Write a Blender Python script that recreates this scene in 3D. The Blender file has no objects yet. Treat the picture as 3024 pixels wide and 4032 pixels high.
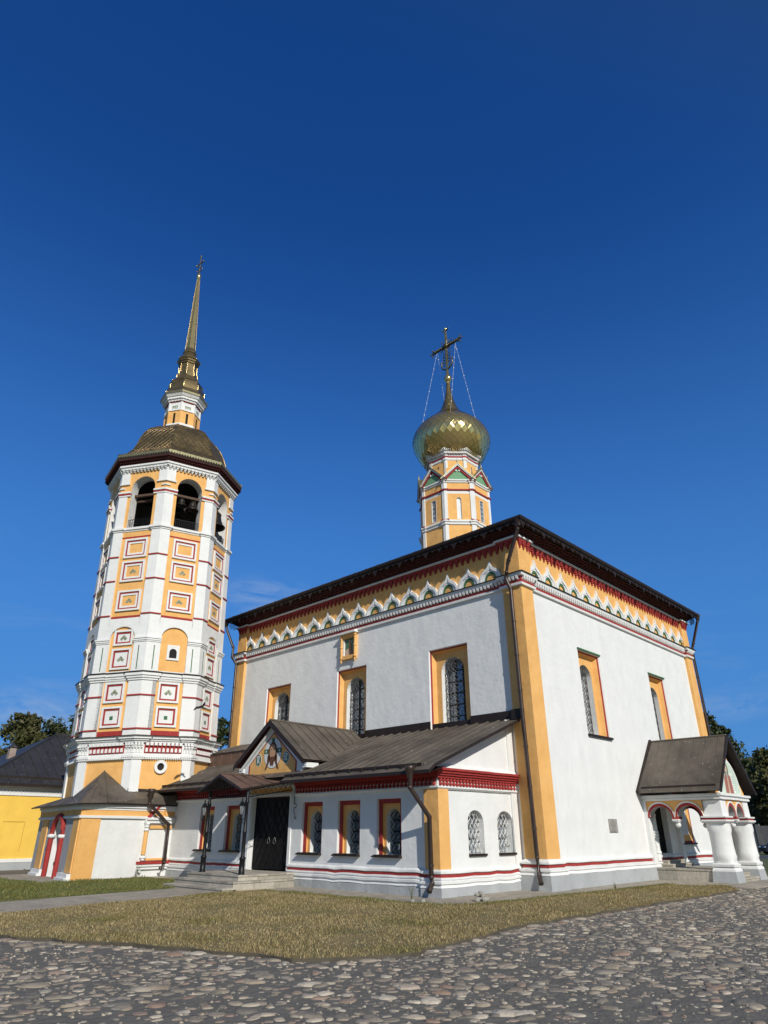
import bpy, math, random
import numpy as np
from mathutils import Vector
R = math.radians
random.seed(7); rng = np.random.default_rng(7)
sc = bpy.context.scene
col = sc.collection

# ------------------------------------------------------------------ camera
cam_d = bpy.data.cameras.new('camera'); cam = bpy.data.objects.new('camera', cam_d); col.objects.link(cam)
cam_d.sensor_fit = 'VERTICAL'; cam_d.sensor_height = 36.0; cam_d.lens = 23.033
cam_d.clip_start = 0.1; cam_d.clip_end = 3000
cam.location = (-19.650, -12.117, 1.6)
PITCH, YAW = R(26.035), R(43.997)
fwd = Vector((math.cos(PITCH)*math.cos(YAW), math.cos(PITCH)*math.sin(YAW), math.sin(PITCH)))
cam.rotation_euler = fwd.to_track_quat('-Z', 'Y').to_euler()
sc.camera = cam

# ------------------------------------------------------------------ sky, sun, exposure
SUN = Vector((-0.335, -0.783, 0.522)).normalized()
w = bpy.data.worlds.new('World'); sc.world = w; w.use_nodes = True
nt = w.node_tree; nt.nodes.clear()
out = nt.nodes.new('ShaderNodeOutputWorld'); bg = nt.nodes.new('ShaderNodeBackground')
sky = nt.nodes.new('ShaderNodeTexSky'); sky.sky_type = 'NISHITA'; sky.sun_disc = False
sky.sun_elevation = math.asin(SUN.z); sky.sun_rotation = math.atan2(SUN.x, SUN.y)
sky.air_density = 1.0; sky.dust_density = 0.0; sky.ozone_density = 3.0; sky.altitude = 120
hsv = nt.nodes.new('ShaderNodeHueSaturation'); hsv.inputs['Saturation'].default_value = 1.14; hsv.inputs['Value'].default_value = 1.0
tint = nt.nodes.new('ShaderNodeMixRGB'); tint.blend_type = 'MULTIPLY'; tint.inputs['Color2'].default_value = (.95, 1.13, 1.74, 1)
stc = nt.nodes.new('ShaderNodeTexCoord'); dt = nt.nodes.new('ShaderNodeVectorMath'); dt.operation = 'DOT_PRODUCT'; dt.inputs[1].default_value = SUN; nt.links.new(stc.outputs['Generated'], dt.inputs[0])
anti = nt.nodes.new('ShaderNodeMapRange'); anti.interpolation_type = 'SMOOTHSTEP'; anti.inputs['From Min'].default_value = .55; anti.inputs['From Max'].default_value = .05; nt.links.new(dt.outputs['Value'], anti.inputs['Value']); nt.links.new(anti.outputs[0], tint.inputs['Fac'])
nt.links.new(sky.outputs[0], tint.inputs['Color1']); nt.links.new(tint.outputs[0], hsv.inputs['Color'])
# thin wispy clouds low over the horizon
tc = nt.nodes.new('ShaderNodeTexCoord'); mp = nt.nodes.new('ShaderNodeMapping')
mp.inputs['Scale'].default_value = (3.2, 3.2, 15.0); mp.inputs['Location'].default_value = (0.35, 1.2, 0.3)
nz = nt.nodes.new('ShaderNodeTexNoise'); nz.inputs['Scale'].default_value = 1.6; nz.inputs['Detail'].default_value = 8; nz.inputs['Roughness'].default_value = 0.62
nz.inputs['Distortion'].default_value = 0.5
cr = nt.nodes.new('ShaderNodeValToRGB'); cr.color_ramp.elements[0].position = 0.52; cr.color_ramp.elements[1].position = 0.80
sx = nt.nodes.new('ShaderNodeSeparateXYZ')
mr = nt.nodes.new('ShaderNodeMapRange'); mr.interpolation_type = 'SMOOTHSTEP'
mr.inputs['From Min'].default_value = 0.44; mr.inputs['From Max'].default_value = 0.08; mr.inputs['To Min'].default_value = 0; mr.inputs['To Max'].default_value = 1
mu = nt.nodes.new('ShaderNodeMath'); mu.operation = 'MULTIPLY'
mu2 = nt.nodes.new('ShaderNodeMath'); mu2.operation = 'MULTIPLY'; mu2.inputs[1].default_value = 0.22
mx = nt.nodes.new('ShaderNodeMixRGB'); mx.inputs['Color2'].default_value = (5.6, 7.0, 9.0, 1)
L = nt.links.new
L(tc.outputs['Generated'], mp.inputs[0]); L(mp.outputs[0], nz.inputs[0]); L(nz.outputs[0], cr.inputs[0])
L(tc.outputs['Generated'], sx.inputs[0]); L(sx.outputs['Z'], mr.inputs['Value'])
L(cr.outputs[0], mu.inputs[0]); L(mr.outputs[0], mu.inputs[1]); L(mu.outputs[0], mu2.inputs[0]); L(mu2.outputs[0], mx.inputs['Fac'])
# towards the horizon the clear air stays blue instead of turning yellow
lo = nt.nodes.new('ShaderNodeMapRange'); lo.interpolation_type = 'SMOOTHSTEP'; lo.inputs['From Min'].default_value = 0.80; lo.inputs['From Max'].default_value = 0.0; lo.inputs['To Min'].default_value = 0; lo.inputs['To Max'].default_value = 0.92
hb = nt.nodes.new('ShaderNodeMixRGB'); hb.inputs['Color2'].default_value = (.92, 3.5, 8.5, 1)
L(sx.outputs['Z'], lo.inputs['Value']); lm = nt.nodes.new('ShaderNodeMath'); lm.operation = 'MULTIPLY'; L(lo.outputs[0], lm.inputs[0]); L(anti.outputs[0], lm.inputs[1]); L(lm.outputs[0], hb.inputs['Fac']); L(hsv.outputs[0], hb.inputs['Color1'])
L(hb.outputs[0], mx.inputs['Color1'])
# two faint cloud patches: a wisp beside the church, a pale veil low behind the tower
def patch(az, el, sh, sv, amt):
    c = Vector((math.cos(R(el))*math.cos(R(az)), math.cos(R(el))*math.sin(R(az)), math.sin(R(el))))
    s_ = nt.nodes.new('ShaderNodeVectorMath'); s_.operation = 'SUBTRACT'; s_.inputs[1].default_value = c; L(tc.outputs['Generated'], s_.inputs[0])
    q_ = nt.nodes.new('ShaderNodeVectorMath'); q_.operation = 'MULTIPLY'; q_.inputs[1].default_value = (1/sh, 1/sh, 1/sv); L(s_.outputs[0], q_.inputs[0])
    l_ = nt.nodes.new('ShaderNodeVectorMath'); l_.operation = 'LENGTH'; L(q_.outputs[0], l_.inputs[0])
    m_ = nt.nodes.new('ShaderNodeMapRange'); m_.interpolation_type = 'SMOOTHSTEP'; m_.inputs['From Min'].default_value = 1; m_.inputs['From Max'].default_value = 0; m_.inputs['To Max'].default_value = amt; L(l_.outputs['Value'], m_.inputs['Value'])
    n_ = nt.nodes.new('ShaderNodeTexNoise'); n_.inputs['Scale'].default_value = 9; n_.inputs['Detail'].default_value = 9; n_.inputs['Roughness'].default_value = .68; n_.inputs['Distortion'].default_value = .8
    v_ = nt.nodes.new('ShaderNodeMapping'); v_.inputs['Scale'].default_value = (1, 1, 3.2); v_.inputs['Rotation'].default_value = (.25, .1, 0); L(tc.outputs['Generated'], v_.inputs[0]); L(v_.outputs[0], n_.inputs[0])
    k_ = nt.nodes.new('ShaderNodeValToRGB'); k_.color_ramp.elements[0].position = .40; k_.color_ramp.elements[1].position = .68; L(n_.outputs[0], k_.inputs[0])
    u_ = nt.nodes.new('ShaderNodeMath'); u_.operation = 'MULTIPLY'; L(k_.outputs[0], u_.inputs[0]); L(m_.outputs[0], u_.inputs[1]); return u_.outputs[0]
acc = mu2.outputs[0]
for a_ in ((55.0, 18.4, .10, .040, .55), (72.0, 7.6, .19, .055, .62), (16.5, 8.5, .12, .03, .35)):
    ad_ = nt.nodes.new('ShaderNodeMath'); ad_.operation = 'ADD'; ad_.use_clamp = True; L(acc, ad_.inputs[0]); L(patch(*a_), ad_.inputs[1]); acc = ad_.outputs[0]
L(acc, mx.inputs['Fac']); L(mx.outputs[0], bg.inputs[0]); bg.inputs[1].default_value = 0.070
L(bg.outputs[0], out.inputs[0])
sl = bpy.data.lights.new('sun', 'SUN'); sl.energy = 4.15; sl.angle = R(0.53); sl.color = (1.0, 0.945, 0.86)
so = bpy.data.objects.new('sun', sl); col.objects.link(so); so.rotation_euler = SUN.to_track_quat('Z', 'Y').to_euler()
so.location = (-20, -40, 40)
sc.view_settings.view_transform = 'Standard'; sc.view_settings.look = 'None'; sc.view_settings.exposure = 0.0; sc.view_settings.gamma = 1.0

# ------------------------------------------------------------------ materials
MATS = {}
def mat(name, c, c2=None, rough=0.85, metal=0.0, scale=3.0, bump=0.0, bscale=14.0, stain=None, streak=0.0, island=None, spec=0.5,
        specks=0.0, contrast=(0.35, 0.65), joints=None):
    m = bpy.data.materials.new(name); m.use_nodes = True; n = m.node_tree.nodes; l = m.node_tree.links
    b = n['Principled BSDF']; b.inputs['Roughness'].default_value = rough; b.inputs['Metallic'].default_value = metal
    b.inputs['Specular IOR Level'].default_value = spec
    t = n.new('ShaderNodeTexCoord'); cur = None
    if island:
        g = n.new('ShaderNodeNewGeometry'); r_ = n.new('ShaderNodeValToRGB'); r_.color_ramp.interpolation = 'LINEAR'
        e = r_.color_ramp.elements
        while len(e) < len(island): e.new(0.5)
        for i, cc in enumerate(island):
            e[i].position = i/(len(island)-1); e[i].color = (*cc, 1)
        l.new(g.outputs['Random Per Island'], r_.inputs[0]); cur = r_.outputs[0]
        if c2 is not None:
            nz = n.new('ShaderNodeTexNoise'); nz.inputs['Scale'].default_value = scale; nz.inputs['Detail'].default_value = 5
            l.new(t.outputs['Object'], nz.inputs['Vector'])
            rr = n.new('ShaderNodeValToRGB'); rr.color_ramp.elements[0].position = contrast[0]; rr.color_ramp.elements[1].position = contrast[1]
            l.new(nz.outputs[0], rr.inputs[0])
            x = n.new('ShaderNodeMixRGB'); x.blend_type = 'MULTIPLY'; x.inputs['Color2'].default_value = (*c2, 1)
            l.new(rr.outputs[0], x.inputs['Fac']); l.new(cur, x.inputs['Color1']); cur = x.outputs[0]
    elif c2 is not None:
        nz = n.new('ShaderNodeTexNoise'); nz.inputs['Scale'].default_value = scale; nz.inputs['Detail'].default_value = 7; nz.inputs['Roughness'].default_value = 0.6
        l.new(t.outputs['Object'], nz.inputs['Vector'])
        rr = n.new('ShaderNodeValToRGB'); rr.color_ramp.elements[0].position = contrast[0]; rr.color_ramp.elements[1].position = contrast[1]
        rr.color_ramp.elements[0].color = (*c, 1); rr.color_ramp.elements[1].color = (*c2, 1)
        l.new(nz.outputs[0], rr.inputs[0]); cur = rr.outputs[0]
    if joints:
        bt = n.new('ShaderNodeTexBrick'); bt.inputs['Scale'].default_value = 1; bt.inputs['Brick Width'].default_value = joints[0]; bt.inputs['Row Height'].default_value = joints[1]; bt.inputs['Mortar Size'].default_value = .008
        bt.inputs['Color1'].default_value = (1, 1, 1, 1); bt.inputs['Color2'].default_value = (.72, .73, .74, 1); bt.inputs['Mortar'].default_value = (.45, .44, .40, 1); l.new(t.outputs['Object'], bt.inputs['Vector'])
        x = n.new('ShaderNodeMixRGB'); x.blend_type = 'MULTIPLY'; x.inputs['Fac'].default_value = 1; l.new(cur, x.inputs['Color1']); l.new(bt.outputs['Color'], x.inputs['Color2']); cur = x.outputs[0]
    if streak:
        mp = n.new('ShaderNodeMapping'); mp.inputs['Scale'].default_value = (5, 5, 0.35)
        l.new(t.outputs['Object'], mp.inputs[0])
        nz = n.new('ShaderNodeTexNoise'); nz.inputs['Scale'].default_value = 1.3; nz.inputs['Detail'].default_value = 6
        l.new(mp.outputs[0], nz.inputs['Vector'])
        rr = n.new('ShaderNodeValToRGB'); rr.color_ramp.elements[0].position = 0.45; rr.color_ramp.elements[1].position = 0.75
        l.new(nz.outputs[0], rr.inputs[0])
        mm = n.new('ShaderNodeMath'); mm.operation = 'MULTIPLY'; mm.inputs[1].default_value = streak; l.new(rr.outputs[0], mm.inputs[0])
        x = n.new('ShaderNodeMixRGB'); x.inputs['Color2'].default_value = (*(stain or (0.35, 0.35, 0.33)), 1)
        l.new(mm.outputs[0], x.inputs['Fac'])
        if cur: l.new(cur, x.inputs['Color1'])
        else: x.inputs['Color1'].default_value = (*c, 1)
        cur = x.outputs[0]
    if specks:
        vo = n.new('ShaderNodeTexVoronoi'); vo.inputs['Scale'].default_value = 4.2; l.new(t.outputs['Object'], vo.inputs['Vector'])
        rr = n.new('ShaderNodeValToRGB'); rr.color_ramp.elements[0].position = 0.055; rr.color_ramp.elements[1].position = 0.085
        rr.color_ramp.elements[0].color = (specks,)*3+(1,); rr.color_ramp.elements[1].color = (0, 0, 0, 1)
        l.new(vo.outputs['Distance'], rr.inputs[0])
        x = n.new('ShaderNodeMixRGB'); x.inputs['Color2'].default_value = (0.5, 0.5, 0.46, 1); l.new(rr.outputs[0], x.inputs['Fac'])
        if cur: l.new(cur, x.inputs['Color1'])
        else: x.inputs['Color1'].default_value = (*c, 1)
        cur = x.outputs[0]
    if cur: l.new(cur, b.inputs['Base Color'])
    else: b.inputs['Base Color'].default_value = (*c, 1)
    if bump:
        nb = n.new('ShaderNodeTexNoise'); nb.inputs['Scale'].default_value = bscale; nb.inputs['Detail'].default_value = 5
        l.new(t.outputs['Object'], nb.inputs['Vector'])
        n2 = n.new('ShaderNodeTexNoise'); n2.inputs['Scale'].default_value = bscale*0.16; n2.inputs['Detail'].default_value = 2
        l.new(t.outputs['Object'], n2.inputs['Vector'])
        ad = n.new('ShaderNodeMath'); ad.operation = 'MULTIPLY_ADD'; ad.inputs[1].default_value = 4.0
        l.new(n2.outputs[0], ad.inputs[0]); l.new(nb.outputs[0], ad.inputs[2])
        bp = n.new('ShaderNodeBump'); bp.inputs['Strength'].default_value = bump; bp.inputs['Distance'].default_value = 0.02
        l.new(ad.outputs[0], bp.inputs['Height']); l.new(bp.outputs[0], b.inputs['Normal'])
    MATS[name] = m; return m
mat('white', (.755, .765, .75), (.67, .68, .67), .9, scale=1.4, bump=.36, bscale=9, streak=.06, contrast=(.4, .8))
mat('offwhite', (.74, .74, .72), (.62, .62, .60), .9, scale=3, bump=.5, bscale=12, streak=.2)
mat('orange', (.80, .455, .155), (.72, .39, .12), .88, scale=2.2, bump=.4, bscale=11, streak=.12, stain=(.5, .3, .12))
mat('yellow', (.85, .56, .095), (.80, .51, .08), .88, scale=1.0, bump=.3, bscale=9, streak=.08, stain=(.6, .4, .1))
mat('redpaint', (.36, .032, .028), (.28, .024, .022), .8, scale=7, bump=.4, bscale=18)
mat('brick', (.085, .016, .014), (.04, .009, .008), .95, scale=12, bump=.6, bscale=26)
mat('green', (.035, .12, .055), (.05, .16, .07), .7, scale=9)
mat('palegreen', (.17, .36, .20), (.14, .30, .16), .8, scale=6)
mat('tile', (.10, .13, .06), (.42, .44, .33), .35, scale=26, contrast=(.45, .55))
mat('tiledark', (.03, .11, .05), (.07, .17, .08), .3, scale=20)
mat('plinth', (.40, .42, .43), (.34, .36, .37), .9, scale=1.5, bump=.4, bscale=12, streak=.15)
mat('roof', (.060, .050, .040), (.140, .118, .093), .6, .1, scale=.75, streak=.4, stain=(.14, .12, .10), specks=.8)
mat('copper', (.21, .125, .09), (.125, .085, .066), .5, .35, scale=1.6, streak=.4, stain=(.23, .14, .11), specks=.5)
mat('darkroof', (.026, .025, .024), (.040, .038, .036), .55, .1, scale=1.2, streak=.2, stain=(.06, .06, .065), specks=.9)
mat('trimdark', (.020, .014, .012), (.032, .022, .018), .55, .1, scale=5, spec=.3)
mat('soffit', (.028, .012, .010), (.018, .009, .008), .9, scale=15, bump=.5)
mat('pipe', (.045, .030, .025), (.06, .043, .037), .38, .3, scale=4)
mat('iron', (.008, .008, .009), (.014, .014, .016), .45, .4, scale=8)
mat('grille', (.12, .115, .11), (.19, .185, .175), .5, .5, scale=20)
mat('door', (.006, .006, .0065), (.011, .0105, .0105), .6, .1, scale=4, spec=.2)
mat('glass', (.30, .34, .38), None, .05, .35, spec=.8)
mat('lampglass', (.22, .24, .25), None, .08, 0, spec=.8)
mat('gold', (.74, .57, .25), (.62, .47, .20), .19, .86, scale=1.4)
mat('golddark', (.31, .23, .105), (.18, .135, .07), .30, .78, scale=2.0)
mat('bronzegold', (.10, .085, .045), (.17, .14, .07), .4, .7, scale=6)
mat('olive', (.30, .27, .15), (.22, .20, .12), .45, .6, scale=6)
mat('bronze', (.035, .03, .026), (.06, .052, .042), .4, .7, scale=8)
mat('wood', (.07, .04, .025), (.10, .06, .04), .8, scale=8)
mat('dark', (.012, .011, .011), None, .9)
mat('bead', (.85, .88, .92), None, .25, 0)
mat('stone', (.26, .25, .21), (.36, .345, .30), .85, scale=1.7, bump=.4, bscale=18, streak=.2, contrast=(.35, .7))
mat('slab', (.30, .28, .24), (.7, .69, .66), .85, island=[(.27, .25, .21), (.38, .35, .29), (.48, .44, .37), (.31, .29, .25)], scale=9, contrast=(.4, .9), bump=.4)
mat('plaque', (.30, .29, .27), (.40, .38, .35), .6, scale=12)
mat('inscription', (.14, .135, .125), None, .7)
mat('skin', (.52, .31, .18), (.44, .25, .14), .8, scale=14)
mat('hair', (.09, .035, .015), (.15, .06, .025), .8, scale=18)
mat('halo', (.72, .72, .70), None, .8)
mat('fresco', (.45, .60, .50), (.60, .66, .58), .85, scale=7)
mat('robe', (.36, .12, .09), (.28, .13, .11), .85, scale=9)
mat('paleskin', (.55, .42, .30), (.48, .36, .26), .85, scale=9)
mat('soil', (.10, .085, .06), (.07, .06, .045), .95, scale=2, bump=.6)
mat('dryturf', (.20, .15, .07), (.12, .11, .045), .95, scale=1.3, bump=.7, bscale=30)
mat('greenturf', (.055, .085, .02), (.11, .11, .035), .95, scale=1.0, bump=.7, bscale=30)
mat('dryblade', (.3, .25, .1), (.55, .62, .38), .75, island=[(.12, .085, .035), (.25, .185, .08), (.44, .345, .175), (.18, .135, .055), (.12, .12, .045), (.30, .225, .105), (.54, .44, .25), (.20, .16, .075)], scale=.55, contrast=(.5, .7), spec=.25)
mat('greenblade', (.1, .2, .03), (1.0, .80, .6), .7, island=[(.045, .08, .018), (.11, .15, .035), (.07, .10, .025), (.24, .21, .08), (.10, .13, .03), (.34, .28, .12)], scale=.5, contrast=(.45, .7), spec=.25)
mat('grit', (.095, .090, .078), (.150, .141, .121), .95, scale=2.2, bump=.5, bscale=60, contrast=(.3, .75))
mat('cobble', (.2, .2, .2), (.74, .72, .68), .8, island=[(.14, .135, .12), (.24, .21, .17), (.36, .305, .23), (.16, .152, .135), (.48, .42, .32), (.28, .225, .175), (.19, .18, .155), (.56, .50, .40), (.27, .19, .145), (.32, .29, .24)], scale=6, contrast=(.4, .7), bump=.6, bscale=20, spec=.35)
mat('paver', (.43, .38, .305), (.33, .295, .24), .9, scale=2.5, bump=.4, bscale=22, joints=(.42, .21))
mat('asphalt', (.045, .046, .05), (.06, .06, .062), .9, scale=2, bump=.5, bscale=40)
mat('leafdark', (.03, .05, .012), (.5, .5, .5), .5, island=[(.026, .042, .014), (.055, .075, .026), (.040, .058, .018), (.085, .10, .04), (.030, .046, .018)], scale=.35, contrast=(.45, .65), spec=.3)
mat('leafolive', (.03, .05, .012), (.6, .55, .5), .6, island=[(.04, .048, .014), (.085, .085, .025), (.06, .066, .02), (.11, .10, .035)], scale=.3, contrast=(.45, .65), spec=.3)
mat('bark', (.05, .038, .028), (.08, .06, .045), .95, scale=8, bump=.6)
mat('carpaint', (.006, .010, .028), None, .22, .2)
mat('tyre', (.012, .012, .012), None, .9)
mat('rim', (.35, .35, .36), None, .35, .8)
mat('headlight', (.7, .72, .75), None, .1)
mat('feather', (.008, .008, .009), (.016, .015, .016), .7, scale=20)
mat('concrete', (.14, .14, .135), (.10, .10, .10), .9, scale=1.5, streak=.3)
mat('chimneybrick', (.26, .20, .17), (.33, .27, .24), .9, scale=6)
mat('weed', (.10, .13, .04), (.16, .16, .06), .8, scale=20)

# ------------------------------------------------------------------ mesh builder
class Frame:
    def __init__(s, O, U, N): s.O, s.U, s.N = Vector(O), Vector(U), Vector(N)
    def p(s, u, v, d=0.0): q = s.O + s.U*u + s.N*d; return (q.x, q.y, q.z + v)
WORLD = Frame((0, 0, 0), (1, 0, 0), (0, 1, 0))            # box(u=x, v=z, d=y)
LEFT = Frame((0, 0, 0), (0, 1, 0), (-1, 0, 0))             # church left front: u = y
RIGHT = Frame((0, 0, 0), (1, 0, 0), (0, -1, 0))            # church right front: u = x
class MB:
    def __init__(s): s.v = []; s.f = []; s.m = []; s.mats = []; s.sm = []
    def mi(s, name):
        if name not in s.mats: s.mats.append(name)
        return s.mats.index(name)
    def add(s, vs, fs, m, smooth=False):
        o = len(s.v); k = s.mi(m); s.v += [tuple(x) for x in vs]
        for f in fs: s.f.append(tuple(i+o for i in f)); s.m.append(k); s.sm.append(smooth)
        return s
    def quad(s, a, b, c, d, m): return s.add([a, b, c, d], [(0, 1, 2, 3)], m)
    def face(s, pts, m): return s.add(pts, [tuple(range(len(pts)))], m)
    def box(s, fr, u0, u1, v0, v1, d0, d1, m):
        P = [fr.p(u, v, d) for d in (d0, d1) for v in (v0, v1) for u in (u0, u1)]
        return s.add(P, [(0, 1, 3, 2), (4, 6, 7, 5), (0, 4, 5, 1), (2, 3, 7, 6), (0, 2, 6, 4), (1, 5, 7, 3)], m)
    def wbox(s, x0, x1, y0, y1, z0, z1, m): return s.box(WORLD, x0, x1, z0, z1, y0, y1, m)
    def poly(s, fr, pts, d0, d1, m, side=None, back=True):
        n = len(pts); A = [fr.p(u, v, d1) for u, v in pts]
        s.add(A, [tuple(range(n))], m)
        if d0 != d1:
            B = [fr.p(u, v, d0) for u, v in pts]
            s.add(A+B, [(i, (i+1) % n, n+(i+1) % n, n+i) for i in range(n)], side or m)
            if back: s.add(B, [tuple(range(n))], m)
        return s
    def ring(s, fr, o, i, d0, d1, m, closed=False):        # band between two outlines with the same count
        n = len(o); V = [fr.p(*q, d1) for q in o]+[fr.p(*q, d1) for q in i]+[fr.p(*q, d0) for q in o]+[fr.p(*q, d0) for q in i]
        F = []
        for k in range(n if closed else n-1):
            j = (k+1) % n; F += [(k, j, n+j, n+k), (k, 2*n+k, 2*n+j, j), (n+k, n+j, 3*n+j, 3*n+k)]
        if not closed: F += [(0, n, 3*n, 2*n), (n-1, 2*n-1, 4*n-1, 3*n-1)]
        return s.add(V, F, m)
    def tube(s, path, r, m, n=6, cap=True, smooth=True):
        path = [Vector(p) for p in path]; rs = r if isinstance(r, (list, tuple)) else [r]*len(path)
        V = []; F = []
        for i, p in enumerate(path):
            t = (path[min(i+1, len(path)-1)]-path[max(i-1, 0)]).normalized()
            a = t.cross(Vector((0, 0, 1)) if abs(t.z) < .95 else Vector((1, 0, 0))).normalized(); b = t.cross(a)
            for k in range(n):
                q = 2*math.pi*k/n; V.append(p+(a*math.cos(q)+b*math.sin(q))*rs[i])
        for i in range(len(path)-1):
            for k in range(n): F.append((i*n+k, i*n+(k+1) % n, (i+1)*n+(k+1) % n, (i+1)*n+k))
        s.add(V, F, m, smooth)
        if cap: s.add(V[:n], [tuple(range(n))], m); s.add(V[-n:], [tuple(range(n))], m)
        return s
    def lathe(s, c, prof, m, n=16, phase=0.0, smooth=True, closed=False):   # prof [(r,z)] about vertical axis through c
        V = []; F = []
        for r, z in prof:
            for k in range(n):
                a = phase+2*math.pi*k/n; V.append((c[0]+r*math.cos(a), c[1]+r*math.sin(a), c[2]+z))
        for i in range(len(prof)-1):
            for k in range(n): F.append((i*n+k, i*n+(k+1) % n, (i+1)*n+(k+1) % n, (i+1)*n+k))
        return s.add(V, F, m, smooth)
    def sphere(s, c, r, m, n=10, sz=1.0):
        k = max(4, n//2); return s.lathe(c, [(max(1e-4, r*math.sin(math.pi*i/k)), -sz*r*math.cos(math.pi*i/k)) for i in range(k+1)], m, n)
    def sweep(s, plan, prof, closed=True, jit=0.0, seg=None):  # prof [(out, z, mat of the face up to the next)]
        P = [Vector((a, b)) for a, b in plan]; n = len(P); O = []
        for i in range(n):
            e1 = (P[i]-P[i-1]) if (closed or i > 0) else (P[1]-P[0])
            e2 = (P[(i+1) % n]-P[i]) if (closed or i < n-1) else (P[-1]-P[-2])
            n1 = Vector((e1.y, -e1.x)).normalized(); n2 = Vector((e2.y, -e2.x)).normalized()
            O.append((n1+n2)/max(.15, 1+n1.dot(n2)))
        pts = []
        for i in range(n if closed else n-1):
            j = (i+1) % n; d = (P[j]-P[i]).length; c = max(1, int(d/seg)) if seg else 1
            for k in range(c): t = k/c; pts.append((P[i].lerp(P[j], t), O[i].lerp(O[j], t) if c == 1 or k == 0 else O[i].lerp(O[j], t)))
        if not closed: pts.append((P[-1], O[-1]))
        if seg:    # straight runs keep the plain wall normal between their two mitres
            pts = []
            for i in range(n if closed else n-1):
                j = (i+1) % n; e = P[j]-P[i]; d = e.length; c = max(1, int(d/seg)); nn = Vector((e.y, -e.x)).normalized()
                pts.append((P[i], O[i])); 
                for k in range(1, c): pts.append((P[i].lerp(P[j], k/c), nn))
            if not closed: pts.append((P[-1], O[-1]))
        m_ = len(pts); K = len(prof); V = []
        for p, o in pts:
            jo, jz = (random.gauss(0, jit), random.gauss(0, jit)) if jit else (0, 0)
            for (a, z, _) in prof:
                q = p+o*(a+jo*.7+(random.gauss(0, jit*.3) if jit else 0)); V.append((q.x, q.y, z+jz))
        for i in range(m_ if closed else m_-1):
            j = (i+1) % m_
            for k in range(K-1):
                s.add([V[i*K+k], V[j*K+k], V[j*K+k+1], V[i*K+k+1]], [(0, 1, 2, 3)], prof[k][2])
        if not closed:
            for i in (0, m_-1): s.face(V[i*K:(i+1)*K], prof[0][2])
        return s
    def wall(s, fr, u0, u1, v0, v1, holes, m, d=0.0):       # flat wall with rectangular openings
        us = sorted({u0, u1, *[h[0] for h in holes], *[h[1] for h in holes]}); vs = sorted({v0, v1, *[h[2] for h in holes], *[h[3] for h in holes]})
        us = [u for u in us if u0 <= u <= u1]; vs = [v for v in vs if v0 <= v <= v1]
        for a, b in zip(us, us[1:]):
            for c, e in zip(vs, vs[1:]):
                mu_, mv = (a+b)/2, (c+e)/2
                if any(h[0] < mu_ < h[1] and h[2] < mv < h[3] for h in holes): continue
                s.quad(fr.p(a, c, d), fr.p(b, c, d), fr.p(b, e, d), fr.p(a, e, d), m)
        return s
    def arch(s, fr, u0, u1, v0, v1, a0, a1, b0, spring, d, depth, m, mrev, rise=None, n=12, floor=True):
        c = (a0+a1)/2; r = (a1-a0)/2; rise = rise or r
        A = [(c-r*math.cos(math.pi*i/n), spring+rise*math.sin(math.pi*i/n)) for i in range(n+1)]
        q = lambda *P: s.quad(*[fr.p(x, y, d) for x, y in P], m)
        if a0 > u0: q((u0, v0), (a0, v0), (a0, v1), (u0, v1))
        if a1 < u1: q((a1, v0), (u1, v0), (u1, v1), (a1, v1))
        if b0 > v0: q((a0, v0), (a1, v0), (a1, b0), (a0, b0))
        for p0, p1 in zip(A, A[1:]): q(p0, p1, (p1[0], v1), (p0[0], v1))
        C = [(a0, b0)]+A+[(a1, b0)]
        for p0, p1 in zip(C, C[1:]): s.quad(fr.p(*p0, d), fr.p(*p1, d), fr.p(*p1, d-depth), fr.p(*p0, d-depth), mrev)
        if floor: s.quad(fr.p(a0, b0, d), fr.p(a1, b0, d), fr.p(a1, b0, d-depth), fr.p(a0, b0, d-depth), mrev)
        return A
    def frame(s, fr, u0, u1, v0, v1, t, d0, d1, m):         # picture-frame border of width t
        s.box(fr, u0, u1, v1-t, v1, d0, d1, m); s.box(fr, u0, u1, v0, v0+t, d0, d1, m)
        s.box(fr, u0, u0+t, v0+t, v1-t, d0, d1, m); s.box(fr, u1-t, u1, v0+t, v1-t, d0, d1, m)
        return s
    def obj(s, name, parent=None, label=None):
        me = bpy.data.meshes.new(name); me.from_pydata(s.v, [], s.f); me.validate()
        for k in s.mats: me.materials.append(MATS[k])
        if len(me.polygons) == len(s.f):
            me.polygons.foreach_set('material_index', s.m); me.polygons.foreach_set('use_smooth', s.sm)
        o = bpy.data.objects.new(name, me); col.objects.link(o)
        if parent: o.parent = parent
        if label: o['label'] = label
        me.update(); return o
def npobj(name, V, F, m, parent=None, smooth=False):
    me = bpy.data.meshes.new(name); V = np.asarray(V, np.float32); F = np.asarray(F, np.int32)
    me.vertices.add(len(V)); me.vertices.foreach_set('co', V.ravel())
    k = F.shape[1]; me.loops.add(F.size); me.loops.foreach_set('vertex_index', F.ravel())
    me.polygons.add(len(F)); me.polygons.foreach_set('loop_start', np.arange(0, F.size, k, dtype=np.int32))
    try: me.polygons.foreach_set('loop_total', np.full(len(F), k, np.int32))
    except Exception: pass
    me.polygons.foreach_set('use_smooth', np.full(len(F), smooth, bool)); me.materials.append(MATS[m]); me.update(calc_edges=True)
    o = bpy.data.objects.new(name, me); col.objects.link(o)
    if parent: o.parent = parent
    return o
def thing(name, label, cat, loc=(0, 0, 0), group=None):
    o = bpy.data.objects.new(name, None); col.objects.link(o); o.location = loc; o.empty_display_size = .3
    return tag(o, label, cat, group)
def tag(o, label, cat, group=None):
    o['label'] = label; o['category'] = cat
    if group: o['group'] = group
    return o
def struct(o, kind='structure'): o['kind'] = kind; return o
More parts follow.
